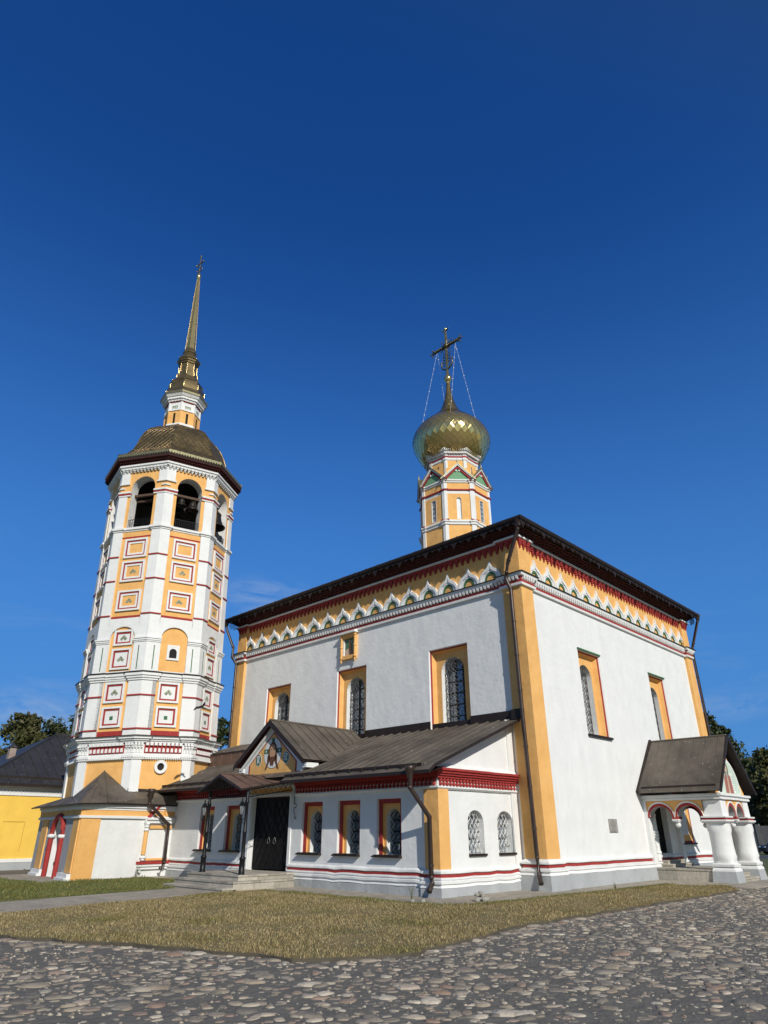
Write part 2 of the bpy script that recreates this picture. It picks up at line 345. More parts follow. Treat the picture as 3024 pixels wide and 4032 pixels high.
def dup(o, parent=None):
    c = o.copy(); col.objects.link(c); c.parent = parent
    for ch in list(o.children): dup(ch, c)
    return c

# ------------------------------------------------------------------ ground
def gz(x, y):
    t = np.clip((np.asarray(x)-12)/80, 0, 1); return -1.0*t*t*(3-2*t)
def sheet(name, xs, ys, z, m, f=None):
    X, Y = np.meshgrid(xs, ys, indexing='ij'); Z = gz(X, Y)+z
    if f is not None: Z = Z+f(X, Y)
    V = np.stack([X, Y, Z], -1).reshape(-1, 3); n = len(ys)
    F = [(i*n+j, (i+1)*n+j, (i+1)*n+j+1, i*n+j+1) for i in range(len(xs)-1) for j in range(n-1)]
    return npobj(name, V, F, m, smooth=True)
gx = np.unique(np.concatenate([np.linspace(-500, 0, 6), np.linspace(0, 110, 34), np.linspace(110, 600, 6)]))
struct(sheet('ground', gx, np.linspace(-500, 600, 23), -.06, 'greenturf'))
struct(sheet('cobbled_square', np.linspace(-70, 22, 47), np.linspace(-70, 26, 47), -.02, 'grit'))
def slab_poly(name, pts, z0, z1, m, side=None):
    mb = MB(); n = len(pts)
    mb.face([(x, y, z1) for x, y in pts], m)
    for i in range(n):
        a, b = pts[i], pts[(i+1) % n]; mb.quad((*a, z0), (*b, z0), (*b, z1), (*a, z1), side or m)
    return struct(mb.obj(name))
def wob(pts, seg=.6, amp=.09, closed=False):
    o = []
    for a, b in zip(pts, pts[1:]+(pts[:1] if closed else [])):
        d = math.dist(a, b); n = max(1, int(d/seg))
        for k in range(n): t = k/n; o.append((a[0]+(b[0]-a[0])*t+random.gauss(0, amp), a[1]+(b[1]-a[1])*t+random.gauss(0, amp)))
    return o
LAWN_EDGE = [(5.6, -3.3), (4.2, -4.0), (-2, -3.95), (-7, -3.9), (-11.2, -4.45), (-12.2, -4.2), (-12.6, -3.5), (-13.5, -1.3), (-14.7, 1.7), (-16.0, 4.9)]
LAWN_IN = [(-13.5, 5.35), (-7.3, 6.45), (-5.65, 6.5), (-5.55, 3.6), (-5.62, -.45), (-5.0, -.85), (-1.3, -1.08), (1.4, -1.24), (5.0, -1.38), (5.55, -2.7)]
dry_poly = wob(LAWN_EDGE, .5, .07)+LAWN_IN
slab_poly('dry_lawn', dry_poly, -.02, .028, 'dryturf', 'soil')
green_poly = [(-30, 6.9), (-16.5, 7.3), (-12.6, 8.1), (-7.2, 9.0), (-7.1, 10.4), (-5.2, 10.6), (-5.2, 14.9), (-8.0, 14.55), (-9.2, 14.5), (-9.6, 20.5), (-7.5, 24.6), (-30, 24.6)]
slab_poly('green_lawn', green_poly, -.02, .028, 'greenturf')
slab_poly('gate_path', [(-9.6, 14.5), (-8.0, 14.55), (-7.2, 20.6), (-9.5, 20.6)], -.02, .012, 'paver')
slab_poly('stone_path', [(-30, 4.2), (-16, 4.9), (-13.5, 5.35), (-7.3, 6.45), (-5.65, 6.5), (-5.2, 6.5), (-5.2, 10.6), (-7.1, 10.4), (-7.2, 9.0), (-12.6, 8.1), (-16.5, 7.3), (-30, 6.9)], -.02, .02, 'paver')
slab_poly('pavement', [(-5.2, 15.7), (-5.2, 6.5), (-5.65, 6.5), (-5.55, 3.6), (-5.62, -.45), (-5.0, -.85), (-1.3, -1.08), (1.4, -1.24), (5.0, -1.38), (5.55, -2.7), (5.6, -4.0), (13, -4.0), (13, 1), (-3, 1), (-3, 15.9)], -.02, .016, 'paver')
struct(sheet('road', np.linspace(47, 75, 8), np.linspace(-80, 90, 12), -.03, 'asphalt'))
struct(sheet('kerb_strip', np.array([46.2, 47.0]), np.linspace(-80, 90, 12), .06, 'concrete'))
struct(sheet('grass_verge', np.linspace(13.2, 46.2, 14), np.linspace(-60, 60, 12), -.035+.02, 'greenturf'))
# paving joints as thin grooves of darker mortar, laid as raised stones instead: individual slabs along the path
def pip(P, poly):
    x, y = P[:, 0], P[:, 1]; c = np.zeros(len(P), bool); n = len(poly)
    for i in range(n):
        x1, y1 = poly[i]; x2, y2 = poly[(i+1) % n]
        if y1 == y2: continue
        k = ((y1 > y) != (y2 > y)) & (x < (x2-x1)*(y-y1)/(y2-y1)+x1); c ^= k
    return c

# grass blades
def blades(name, poly, dens, h, wd, m, keep=None):
    P = np.array(poly); lo, hi = P.min(0), P.max(0); n = int(dens*(hi-lo).prod()); Q = rng.uniform(lo, hi, (n, 2)); Q = Q[pip(Q, poly)]
    if keep is not None: Q = Q[keep(Q)]
    n = len(Q); a = rng.uniform(0, 2*np.pi, n)
    patch = .75+.35*np.sin(Q[:, 0]*1.7+np.sin(Q[:, 1]*1.3)*2)*np.cos(Q[:, 1]*1.1)
    H = h*rng.uniform(.45, 1.35, n)*patch; W_ = wd*rng.uniform(.6, 1.3, n); ln = H*rng.uniform(.1, .95, n); b = rng.uniform(0, 2*np.pi, n)
    d = np.stack([np.cos(a), np.sin(a)], 1)*W_[:, None]/2; e = np.stack([np.cos(b), np.sin(b)], 1)*ln[:, None]
    z0 = np.full((n, 1), .02)
    A = np.hstack([Q-d, z0]); B = np.hstack([Q+d, z0]); C = np.hstack([Q+d*.7+e*.4, z0+.62*H[:, None]]); D = np.hstack([Q-d*.7+e*.4, z0+.62*H[:, None]])
    T1 = np.hstack([Q+e+d*.12, z0+H[:, None]]); T0 = np.hstack([Q+e-d*.12, z0+H[:, None]])
    V = np.stack([A, B, C, D, T1, T0], 1).reshape(-1, 3); i = np.arange(n)[:, None]*6
    F = np.concatenate([i+np.array([[0, 1, 2, 3]]), i+np.array([[3, 2, 4, 5]])])
    return struct(npobj(name, V, F, m), 'stuff')
blades('dry_grass', dry_poly, 1150, .052, .011, 'dryblade')
blades('green_grass', green_poly, 620, .075, .013, 'greenblade', lambda Q: Q[:, 0] > -19)
edge_poly = [(-5.7, 6.4), (-6.1, 6.3), (-6.0, -.6), (-5.2, -1.15), (-1.3, -1.4), (5.0, -1.7), (5.4, -1.6), (5.0, -1.38), (1.4, -1.24), (-1.3, -1.08), (-5.0, -.85), (-5.62, -.45), (-5.55, 3.6), (-5.65, 6.5)]
blades('border_grass', edge_poly, 900, .075, .011, 'greenblade')

# cobbles: low rounded stones bedded in grit
def cobbles():
    cx, cy = cam.location.x, cam.location.y
    step = .152; xs = np.arange(-24, 18, step); ys = np.arange(-18, 8, step); X, Y = np.meshgrid(xs, ys)
    Q = np.stack([X.ravel(), Y.ravel()], 1)+rng.uniform(-.085, .085, (X.size, 2))
    d = np.hypot(Q[:, 0]-cx, Q[:, 1]-cy); an = np.degrees(np.arctan2(Q[:, 1]-cy, Q[:, 0]-cx))
    k = (d > 3.5) & (d < 34) & (np.abs(an-44) < 52) & ~pip(Q, dry_poly) & ~((Q[:, 0] > -7.5) & (Q[:, 1] > -1.5)) & ~((Q[:, 0] > 5.2) & (Q[:, 1] > -4.1)) & ~((Q[:, 1] > 4.2) & (Q[:, 0] < -10))
    Q = Q[k]; 
    pat = np.sin(Q[:, 0]*.9+1.1*np.sin(Q[:, 1]*.7))*np.cos(Q[:, 1]*1.05+.6*np.sin(Q[:, 0]*.8))
    Q = Q[rng.random(len(Q)) < .74+.34*pat]; n = len(Q)
    edge = np.array(wob(LAWN_EDGE[:-1], .26, .03)); edge = edge+rng.normal(0, .02, edge.shape); off = edge-np.array([-5, 1.0]); edge = edge+off/np.linalg.norm(off, axis=1)[:, None]*.10
    ne = len(edge); Q = np.concatenate([Q, edge]); N = n+ne
    r = np.concatenate([np.clip(rng.lognormal(np.log(.055), .45, n), .018, .16), rng.uniform(.09, .15, ne)])
    K = 8; th = np.linspace(0, 2*np.pi, K, endpoint=False)[None]+rng.uniform(0, 6, (N, 1))
    el = rng.uniform(.62, 1.0, (N, 1)); ro = rng.uniform(0, np.pi, (N, 1)); wv = 1+rng.normal(0, .15, (N, K))
    hh = r*rng.uniform(.07, .23, N)
    rings = []
    for s_, hz in ((1.0, -.02), (.88, .62), (.55, .95)):
        ux = np.cos(th)*r[:, None]*s_*wv*1.12; uy = np.sin(th)*r[:, None]*s_*wv*el
        x = Q[:, :1]+ux*np.cos(ro)-uy*np.sin(ro); y = Q[:, 1:]+ux*np.sin(ro)+uy*np.cos(ro)
        z = np.clip(hz*hh, -.02, None)[:, None]*(1+rng.normal(0, .13, (N, K)))-.02 + (0 if hz > 0 else -.01)
        rings.append(np.stack([x, y, z], -1))
    top = np.stack([Q[:, 0], Q[:, 1], hh-.02], -1)[:, None]
    V = np.concatenate(rings+[top], 1).reshape(-1, 3); M = 3*K+1; b = np.arange(N)[:, None]*M
    F = []
    for q in range(2):
        for j in range(K): F.append(np.hstack([b+q*K+j, b+q*K+(j+1) % K, b+(q+1)*K+(j+1) % K, b+(q+1)*K+j]))
    F4 = np.concatenate(F)
    T = np.concatenate([np.hstack([b+2*K+j, b+2*K+j+1, b+2*K+(j+2) % K, b+3*K]) for j in range(0, K, 2)])   # top fan
    return struct(npobj('cobblestones', V, np.concatenate([F4, T]), 'cobble', smooth=True), 'stuff')
cobbles()
# loose grit between the stones
def grit():
    n = 26000; d = 4+22*np.sqrt(rng.random(n)); a = np.radians(44+rng.uniform(-48, 48, n))
    Q = np.stack([cam.location.x+d*np.cos(a), cam.location.y+d*np.sin(a)], 1)
    k = ~pip(Q, dry_poly) & ~((Q[:, 0] > -7.5) & (Q[:, 1] > -1.5)) & ~((Q[:, 1] > 4.2) & (Q[:, 0] < -10)); Q = Q[k]; n = len(Q)
    s_ = rng.uniform(.006, .022, n); V = []
    B = np.array([[-1, -1, 0], [1, -1, 0], [1, 1, 0], [-1, 1, 0], [-.4, -.3, .8], [.4, -.4, .9], [.3, .4, .8], [-.4, .4, .7]])
    V = (np.concatenate([Q, np.full((n, 1), -.022)], 1)[:, None]+B[None]*s_[:, None, None]*rng.uniform(.6, 1.4, (n, 8, 3))).reshape(-1, 3)
    i = np.arange(n)[:, None]*8
    F = np.concatenate([i+np.array([q]) for q in ([0, 1, 5, 4], [1, 2, 6, 5], [2, 3, 7, 6], [3, 0, 4, 7], [4, 5, 6, 7])])
    return struct(npobj('gravel', V, F, 'cobble'), 'stuff')
grit()

# ================================================================== the church
W_, L_ = 15.54, 17.47
church = thing('church', 'large white church with orange corners, gold onion dome and low dark-roofed annex', 'church')
PL = .13                                                   # how far the corner strips stand out
CIRC = lambda c, z, r, n=14, a0=0, a1=math.pi: [(c+r*math.cos(a0+(a1-a0)*i/n), z+r*math.sin(a0+(a1-a0)*i/n)) for i in range(n+1)]

# --- main block walls
lw = [(13.0, 14.87, 5.35, 7.97), (7.9, 9.74, 5.0, 8.04), (2.52, 4.42, 5.0, 8.02)]
rw = [(3.71, 5.46, 4.83, 8.0), (10.05, 11.70, 4.83, 8.02)]
DOORX = (7.9, 9.6)
m = MB()
m.wall(LEFT, 0, L_, 0, 9.75, lw, 'white'); m.wall(RIGHT, 0, W_, 0, 9.75, rw+[(8.2, 9.3, 0, 2.75)], 'white')
m.wall(LEFT, 0, L_, 9.75, 11.9, [], 'orange'); m.wall(RIGHT, 0, W_, 9.75, 11.9, [], 'orange')
for y in (L_,): m.quad((0, y, 0), (W_, y, 0), (W_, y, 11.9), (0, y, 11.9), 'white')
m.quad((W_, 0, 0), (W_, L_, 0), (W_, L_, 11.9), (W_, 0, 11.9), 'white')
m.obj('wall', church)
# corner strips
def strips(name, z0, z1, mt):
    a = PL
    for b in (((-a, 0, -a, .66), (0, .63, -a, 0)), ((-a, 0, L_-.62, L_+a), (0, .6, L_, L_+a)), ((W_, W_+a, -a, .6), (W_-.6, W_, -a, 0))):
        p = MB()
        for q in b: p.wbox(*q, z0, z1, mt)
        p.obj(name, church)
strips('corner_pilaster', .8, 9.66, 'orange'); strips('frieze_pilaster', 10.12, 11.45, 'orange')
a = PL
PLAN = [(-a, -a), (.63, -a), (.63, 0), (W_-.6, 0), (W_-.6, -a), (W_+a, -a), (W_+a, .6), (W_, .6), (W_, L_-.6), (W_+a, L_-.6), (W_+a, L_+a), (.6, L_+a), (.6, L_), (-.0, L_), (-.0, L_), (-a, L_+a), (-a, L_-.62), (0, L_-.62), (0, .66), (-a, .66)]
PLAN = PLAN[:12]+[(-a, L_+a)]+PLAN[16:]
# plinth of the main block (moulded, hand-plastered)
p = MB(); p.sweep(PLAN, [(.16, -.1, 'plinth'), (.14, .42, 'plinth'), (.15, .425, 'white'), (.11, .50, 'white'), (.15, .53, 'white'), (.15, .58, 'white'), (.05, .61, 'white'), (.07, .63, 'redpaint'), (.07, .70, 'redpaint'), (.03, .705, 'white'), (.10, .73, 'white'), (.10, .78, 'white'), (.0, .86, 'white')], jit=.006, seg=.5)
p.obj('plinth', church)
# string course: cap, teeth over a red band, roll
p = MB(); p.sweep(PLAN, [(.0, 9.60, 'white'), (.09, 9.62, 'white'), (.10, 9.70, 'white'), (.06, 9.72, 'redpaint'), (.07, 9.80, 'redpaint'), (.05, 9.81, 'redpaint'), (.05, 9.95, 'white'), (.15, 9.955, 'white'), (.17, 10.06, 'trimdark'), (.22, 10.065, 'trimdark'), (.22, 10.085, 'trimdark'), (0, 10.14, 'trimdark')])
p.obj('string_course', church)
def teeth(p, fr, u0, u1, d, z0, z1, dd, m_, n):
    for i in range(n):
        u = u0+(u1-u0)*(i+.5)/n; h = (u1-u0)/n*.30
        p.add([fr.p(u-h, z1, d), fr.p(u+h, z1, d), fr.p(u+h, z1, d+dd), fr.p(u-h, z1, d+dd), fr.p(u-h*.8, z0, d), fr.p(u+h*.8, z0, d), fr.p(u+h*.8, z0+.03, d+dd*.8), fr.p(u-h*.8, z0+.03, d+dd*.8)],
              [(0, 1, 2, 3), (4, 7, 6, 5), (3, 2, 6, 7), (0, 4, 5, 1), (0, 3, 7, 4), (1, 5, 6, 2)], m_)
for q in ((LEFT, .7, L_-.66, .045, 96), (LEFT, -a, .66, .045+a, 5), (LEFT, L_-.62, L_+a, .045+a, 5), (RIGHT, .66, W_-.62, .045, 86), (RIGHT, -a, .63, .045+a, 5), (RIGHT, W_-.6, W_+a, .045+a, 5)):
    p = MB(); teeth(p, *q[:4], 9.81, 9.955, .11, 'white', q[4]); p.obj('dentil_row', church)
# kokoshnik arches
def ogee(s, h, n=9):
    L = []
    for i in range(n+1):
        t = i/n; ang = math.pi/2*t*.74
        x = s*math.cos(ang)**.85 if t < 1 else s*math.cos(ang)**.85; z = h*.58*math.sin(ang)/math.sin(math.pi/2*.74)
        L.append((x, z))
    x0, z0 = L[-1]
    L += [(x0*.58, z0+(h-z0)*.18), (x0*.24, z0+(h-z0)*.48), (0, h)]
    return [(x, z) for x, z in L]+[(-x, z) for x, z in L[-2::-1]]
def kokoshnik(fr, u, wd):
    p = MB(); s = wd/2; z = 10.12
    O = [(u+x, z+q) for x, q in ogee(s*.99, .80)]; I = [(u+x, z+q) for x, q in ogee(s*.83, .60)]; n = len(O)
    p.ring(fr, O, I, 0, .10, 'white')
    arc = lambda r, hh: [(u+r*math.cos(math.pi*i/(n-1)), z+hh*math.sin(math.pi*i/(n-1))) for i in range(n)]
    p.ring(fr, I, arc(s*.68, .44), 0, .075, 'white'); p.ring(fr, arc(s*.68, .44), arc(s*.55, .36), 0, .06, 'white')
    p.ring(fr, arc(s*.55, .36), arc(s*.40, .27), 0, .045, 'green')
    p.poly(fr, arc(s*.40, .27), .0, .012, 'orange', back=False)
    return p.obj('kokoshnik_arch', church)
for i in range(16): kokoshnik(LEFT, 1.207+(16.598-1.207)*i/15, 1.015)
for i in range(15): kokoshnik(RIGHT, 1.034+(14.718-1.034)*i/14, .968)
# red hanging pendants under the eave with a white line above
p = MB()
p.sweep(PLAN, [(0, 11.42, 'redpaint'), (.10, 11.43, 'redpaint'), (.10, 11.46, 'white'), (.15, 11.47, 'white'), (.15, 11.54, 'white'), (0, 11.56, 'white')])
def pendants(p, fr, u0, u1, d, n):
    for i in range(n):
        u = u0+(u1-u0)*(i+.5)/n; s = (u1-u0)/n
        p.box(fr, u-.49*s, u+.49*s, 11.36, 11.44, d, d+.10, 'redpaint'); p.box(fr, u-.36*s, u+.36*s, 11.27, 11.36, d, d+.085, 'redpaint')
        p.box(fr, u-.22*s, u+.22*s, 11.19, 11.27, d, d+.07, 'redpaint'); p.box(fr, u-.12*s, u+.12*s, 11.10, 11.19, d, d+.055, 'redpaint')
pendants(p, LEFT, .7, L_-.66, 0, 58); pendants(p, RIGHT, .66, W_-.62, 0, 52); pendants(p, LEFT, -a, .66, a, 3); pendants(p, LEFT, L_-.62, L_+a, a, 3); pendants(p, RIGHT, -a, .63, a, 3); pendants(p, RIGHT, W_-.6, W_+a, a, 3)
p.obj('pendant_frieze', church)
# corbelled brick cornice and eave
p = MB(); o_ = .70
p.sweep([(0, 0), (W_, 0), (W_, L_), (0, L_)], [(.16, 11.55, 'brick'), (.18, 11.62, 'brick'), (.26, 11.63, 'brick'), (.27, 11.69, 'brick'), (.36, 11.70, 'brick'), (.37, 11.76, 'brick'), (.47, 11.77, 'soffit'), (.48, 11.84, 'soffit'), (.64, 11.85, 'soffit'), (.64, 11.9, 'trimdark')])
for fr, n, U in ((LEFT, 70, L_), (RIGHT, 62, W_)):
    for k, (z, d) in enumerate(((11.57, .17), (11.645, .25), (11.715, .35))):
        for i in range(n):
            u = -.2+(U+.4)*(i+.25+.5*(k % 2))/n; p.box(fr, u, u+.11, z, z+.05, d, d+.06, 'brick')
p.obj('brick_cornice', church)
def lace(p, fr, u0, u1, z1, hs, d, pitch, m_, pat=(1, .45, .7, .45)):     # pierced sheet-metal valance: points of uneven length
    n = max(1, int((u1-u0)/pitch)); s = (u1-u0)/n
    p.box(fr, u0, u1, z1-.08, z1, d, d+.012, m_)
    for i in range(n):
        h = hs*pat[i % len(pat)]; u = u0+s*i
        p.poly(fr, [(u, z1-.08), (u+s*.12, z1-.08-h*.35), (u+s*.3, z1-.08-h*.5), (u+s*.5, z1-.08-h), (u+s*.7, z1-.08-h*.5), (u+s*.88, z1-.08-h*.35), (u+s, z1-.08)], d, d+.012, m_)
p = MB(); lace(p, LEFT, -o_, L_+o_, 11.93, .30, o_-.02, .36, 'trimdark'); p.obj('lace_valance', church); p = MB(); lace(p, RIGHT, -o_, W_+o_, 11.93, .30, o_-.02, .36, 'trimdark'); p.obj('lace_valance', church)
p = MB(); e = o_+.04; zc, rr = 13.9, 2.0; cx, cy = 7.77, 8.65
p.sweep([(0, 0), (W_, 0), (W_, L_), (0, L_)], [(.60, 11.86, 'trimdark'), (e, 11.87, 'trimdark'), (e+.03, 11.93, 'trimdark'), (e+.03, 12.0, 'trimdark'), (e-.05, 12.04, 'roof')])
E0 = [(-e, -e), (W_+e, -e), (W_+e, L_+e), (-e, L_+e)]; T0 = [(cx-rr, cy-rr), (cx+rr, cy-rr), (cx+rr, cy+rr), (cx-rr, cy+rr)]
for i in range(4):
    j = (i+1) % 4; p.quad((*E0[i], 12.0), (*E0[j], 12.0), (*T0[j], zc), (*T0[i], zc), 'roof')
    for k in range(1, 26):
        t = k/26; a0 = [E0[i][q]+(E0[j][q]-E0[i][q])*t for q in (0, 1)]; a1 = [T0[i][q]+(T0[j][q]-T0[i][q])*t for q in (0, 1)]
        p.tube([(*a0, 12.02), (*a1, zc+.02)], .025, 'roof', 4)
p.obj('main_roof', church)
# small lattice ornaments at the eave ends (visible against the sky)
for fr, u in ((LEFT, L_+.35), (RIGHT, W_+.35)):
    p = MB()
    for i in range(5):
        for k in range(4-i//2): p.tube([fr.p(u-.3+.14*i, 11.83-.12*k, .45), fr.p(u-.23+.14*i, 11.77-.12*k, .45), fr.p(u-.3+.14*i, 11.71-.12*k, .45), fr.p(u-.37+.14*i, 11.77-.12*k, .45), fr.p(u-.3+.14*i, 11.83-.12*k, .45)], .012, 'trimdark', 4)
    p.obj('eave_ornament', church)

# --- tall windows
def lattice(p, fr, u0, u1, b0, spring, rise, d, sx, sz, m_='grille', r=.011, bulge=0.0, wave=.25):
    c, hw = (u0+u1)/2, (u1-u0)/2; top = spring+rise
    def inside(u, v): return u0 <= u <= u1 and b0 <= v <= spring or (v > spring and ((u-c)/hw)**2+((v-spring)/rise)**2 <= 1)
    for sg in (1, -1):
        k = -int((top-b0)/sz)-2
        while u0+k*sx < u1+(top-b0)/sz*sx+sx:
            pts = []; n = int((top-b0)/sz*6)+1
            for i in range(n+1):
                v = b0+(top-b0)*i/n; u = (u0+k*sx)+sg*(v-b0)/sz*sx if sg > 0 else (u0+k*sx)-(v-b0)/sz*sx
                u += wave*sx*math.sin(2*math.pi*(v-b0)/sz)
                if inside(u, v): pts.append(fr.p(u, v, d+(.0 if sg > 0 else .012)+bulge*(1-((u-c)/hw)**2)))
                else:
                    if len(pts) > 1: p.tube(pts, r, m_, 4, False)
                    pts = []
            if len(pts) > 1: p.tube(pts, r, m_, 4, False)
            k += 1
def glazing(fr, u0, u1, b0, spring, rise, d, parent, bars=(2, 5)):
    g = MB(); c, hw = (u0+u1)/2, (u1-u0)/2
    g.poly(fr, [(u0, b0)]+[(u0, spring)]+[(c-hw*math.cos(math.pi*i/12), spring+rise*math.sin(math.pi*i/12)) for i in range(1, 12)]+[(u1, spring), (u1, b0)], d, d, 'glass'); g.obj('glass', parent)
    f = MB(); top = spring+rise
    for i in range(1, bars[0]):
        u = u0+(u1-u0)*i/bars[0]; f.box(fr, u-.025, u+.025, b0, spring+rise*math.sqrt(max(0, 1-((u-c)/hw)**2)), d+.005, d+.045, 'trimdark')
    for i in range(1, bars[1]):
        v = b0+(top-b0)*i/bars[1]; h = hw if v <= spring else hw*math.sqrt(max(0, 1-((v-spring)/rise)**2)); f.box(fr, c-h, c+h, v-.02, v+.02, d+.008, d+.042, 'trimdark')
    f.obj('glazing_bar', parent)
def tall_window(fr, u0, u1, v0, v1, aw, off, spring, sill=True, label=None):
    m = MB(); dep = .27; s = .16                                 # splayed reveal: white lip, red line, orange slope, orange panel
    q = [(u0, u1, v1, 0), (u0+.03, u1-.03, v1-.03, -.05), (u0+.075, u1-.075, v1-.075, -.10), (u0+s, u1-s, v1-s, -dep)]
    for (A, B, mt) in ((q[0], q[1], 'white'), (q[1], q[2], 'redpaint'), (q[2], q[3], 'orange')):
        for k in (0, 1): m.quad(fr.p(A[k], v0, A[3]), fr.p(A[k], A[2], A[3]), fr.p(B[k], B[2], B[3]), fr.p(B[k], v0, B[3]), mt)
        m.quad(fr.p(A[0], A[2], A[3]), fr.p(A[1], A[2], A[3]), fr.p(B[1], B[2], B[3]), fr.p(B[0], B[2], B[3]), mt)
    m.quad(fr.p(u0, v0, 0), fr.p(u1, v0, 0), fr.p(u1-s, v0, -dep), fr.p(u0+s, v0, -dep), 'orange')
    c = (u0+u1)/2+off; r = aw/2
    m.arch(fr, u0+s, u1-s, v0, v1-s, c-r, c+r, v0+(.10 if sill else .22), spring, -dep, .48, 'orange', 'white', rise=r*1.0)
    o = m.obj('tall_window', church, label)
    glazing(fr, c-r, c+r, v0+.10, spring, r, -dep-.44, o, (3, 6))
    g = MB(); lattice(g, fr, c-r+.01, c+r-.01, v0+.12, spring, r, -dep-.22, .19, .30, bulge=.14, r=.011); g.obj('grille', o)
    if sill:
        k = MB(); k.poly(fr, [(u0-.03, v0-.06), (u1+.05, v0-.06), (u1+.05, v0+.02), (u0-.03, v0+.02)], -.25, .09, 'trimdark'); k.obj('sill', o)
    else:
        k = MB(); k.box(fr, u0+.02, u1-.02, v0, v0+.24, -.27, -.06, 'trimdark'); k.obj('sill', o)
    return o
for (u0, u1, v0, v1) in lw: tall_window(LEFT, u0, u1, v0, v1, 1.10, 0, 7.12, sill=False)
for (u0, u1, v0, v1) in rw:
    o = tall_window(RIGHT, u0, u1, v0, v1, .98, 0, 7.07)
    k = MB(); k.box(RIGHT, u0-.03, u1+.03, v1, v1+.06, 0, .05, 'green'); k.obj('drip_strip', o)
# low window seen through the porch, right of its door
o = MB(); fr = RIGHT
o.frame(fr, 10.35, 11.75, 1.2, 3.1, .07, .002, .03, 'redpaint'); o.frame(fr, 10.42, 11.68, 1.27, 3.03, .22, .004, .02, 'orange')
o.arch(fr, 10.6, 11.5, 1.27, 2.9, 10.72, 11.38, 1.30, 2.45, .012, .02, 'orange', 'white'); o = o.obj('porch_window', church)
g = MB(); g.poly(fr, CIRC(11.05, 2.45, .33)+[(10.72, 1.3), (11.38, 1.3)], .004, .006, 'offwhite'); g.obj('blind_panel', o)
k = MB(); k.box(fr, 10.3, 11.8, 1.14, 1.2, 0, .14, 'trimdark'); k.obj('sill', o)

# --- icon shrine on the left wall
p = MB(); y0, y1 = 8.49, 9.36
for y in (y0, y1):
    p.tube([LEFT.p(y, 8.46, .14), LEFT.p(y, 9.52, .14)], .055, 'orange', 8)
    for z in (8.5, 8.98, 9.46): p.sphere(LEFT.p(y, z, .14), .085, 'orange', 8, .7)
    p.lathe(LEFT.p(y, 8.34, .14), [(.01, -.08), (.05, 0), (.03, .1)], 'orange', 6)
p.box(LEFT, y0, y1, 9.36, 9.54, 0, .15, 'orange'); p.box(LEFT, y0, y1, 8.42, 8.58, 0, .15, 'orange')
p.box(LEFT, y0, y0+.12, 8.58, 9.36, 0, .10, 'orange'); p.box(LEFT, y1-.12, y1, 8.58, 9.36, 0, .10, 'white')
sh = p.obj('icon_shrine', church)
p = MB(); p.add([LEFT.p(y0-.1, 9.54, .27), LEFT.p(y1+.1, 9.54, .27), LEFT.p(y1+.06, 9.62, .28), LEFT.p(y0-.06, 9.62, .28), LEFT.p(y0-.1, 9.54, 0), LEFT.p(y1+.1, 9.54, 0), LEFT.p(y1+.02, 9.72, 0), LEFT.p(y0-.02, 9.72, 0)],
     [(0, 1, 2, 3), (3, 2, 6, 7), (0, 4, 5, 1), (0, 3, 7, 4), (1, 5, 6, 2)], 'white'); p.obj('hood', sh)
p = MB(); p.box(LEFT, y0+.12, y1-.12, 8.58, 9.36, .0, .03, 'tiledark'); p.box(LEFT, y0+.12, y1-.12, 8.58, 8.80, .03, .034, 'copper')
p.poly(LEFT, [(8.83, 8.8), (8.99, 8.8), (8.97, 9.05), (8.94, 9.18), (8.88, 9.18), (8.85, 9.05)], .03, .036, 'hair'); p.poly(LEFT, CIRC(8.91, 9.22, .05, 10, 0, 6.28)[:-1], .03, .036, 'skin')
p.poly(LEFT, [(8.98, 8.62), (9.2, 8.62), (9.22, 8.86), (9.0, 8.92)], .03, .036, 'paleskin'); p.obj('painted_panel', sh)

# ------------------------------------------------------------------ the low annex in front
XF, YA_, YE = -3.99, .88, 15.95
AF = Frame((XF, 0, 0), (0, 1, 0), (-1, 0, 0)); AS = Frame((0, YA_, 0), (1, 0, 0), (0, -1, 0))
aw = [(2.30, 3.31), (4.04, 5.08), (5.82, 6.86), (10.32, 11.41), (12.22, 13.21)]
DY0, DY1 = 7.56, 9.76
m = MB()
m.wall(AF, YA_, YE, 0, 3.3, [(u, v, 1.0, 2.51) for u, v in aw]+[(DY0, DY1, 0, 2.74)], 'white')
zs = lambda x: 3.4+(5.0-3.4)*(x+4)/4
holes = [(-2.66, -1.88), (-1.17, -.34)]
m.wall(AS, XF, 0, 0, 2.5, [(u, v, 1.03, 2.5) for u, v in holes], 'white'); m.wall(AS, XF, 0, 2.5, 3.3, [], 'white')
m.face([AS.p(XF, 3.3), AS.p(0, 3.3), AS.p(0, 5.0), AS.p(XF, 3.44)], 'white')
m.quad((XF, YE, 0), (0, YE, 0), (0, YE, 3.4), (XF, YE, 3.4), 'white')
m.obj('annex_wall', church)
p = MB(); p.wbox(XF-.06, XF, YA_-.06, 1.36, .62, 2.74, 'orange'); p.wbox(XF, -3.58, YA_-.06, YA_, .62, 2.74, 'orange'); p.obj('annex_pilaster', church)
p = MB(); p.wbox(-.36, 0, YA_-.05, YA_, .62, 5.0, 'white'); p.obj('annex_pilaster', church)
APL = [(XF, 15.8), (XF, DY1+.1)], [(XF, DY0-.1), (XF, 1.36), (XF-.06, 1.36), (XF-.06, YA_-.06), (-3.58, YA_-.06), (-3.58, YA_), (0, YA_)]
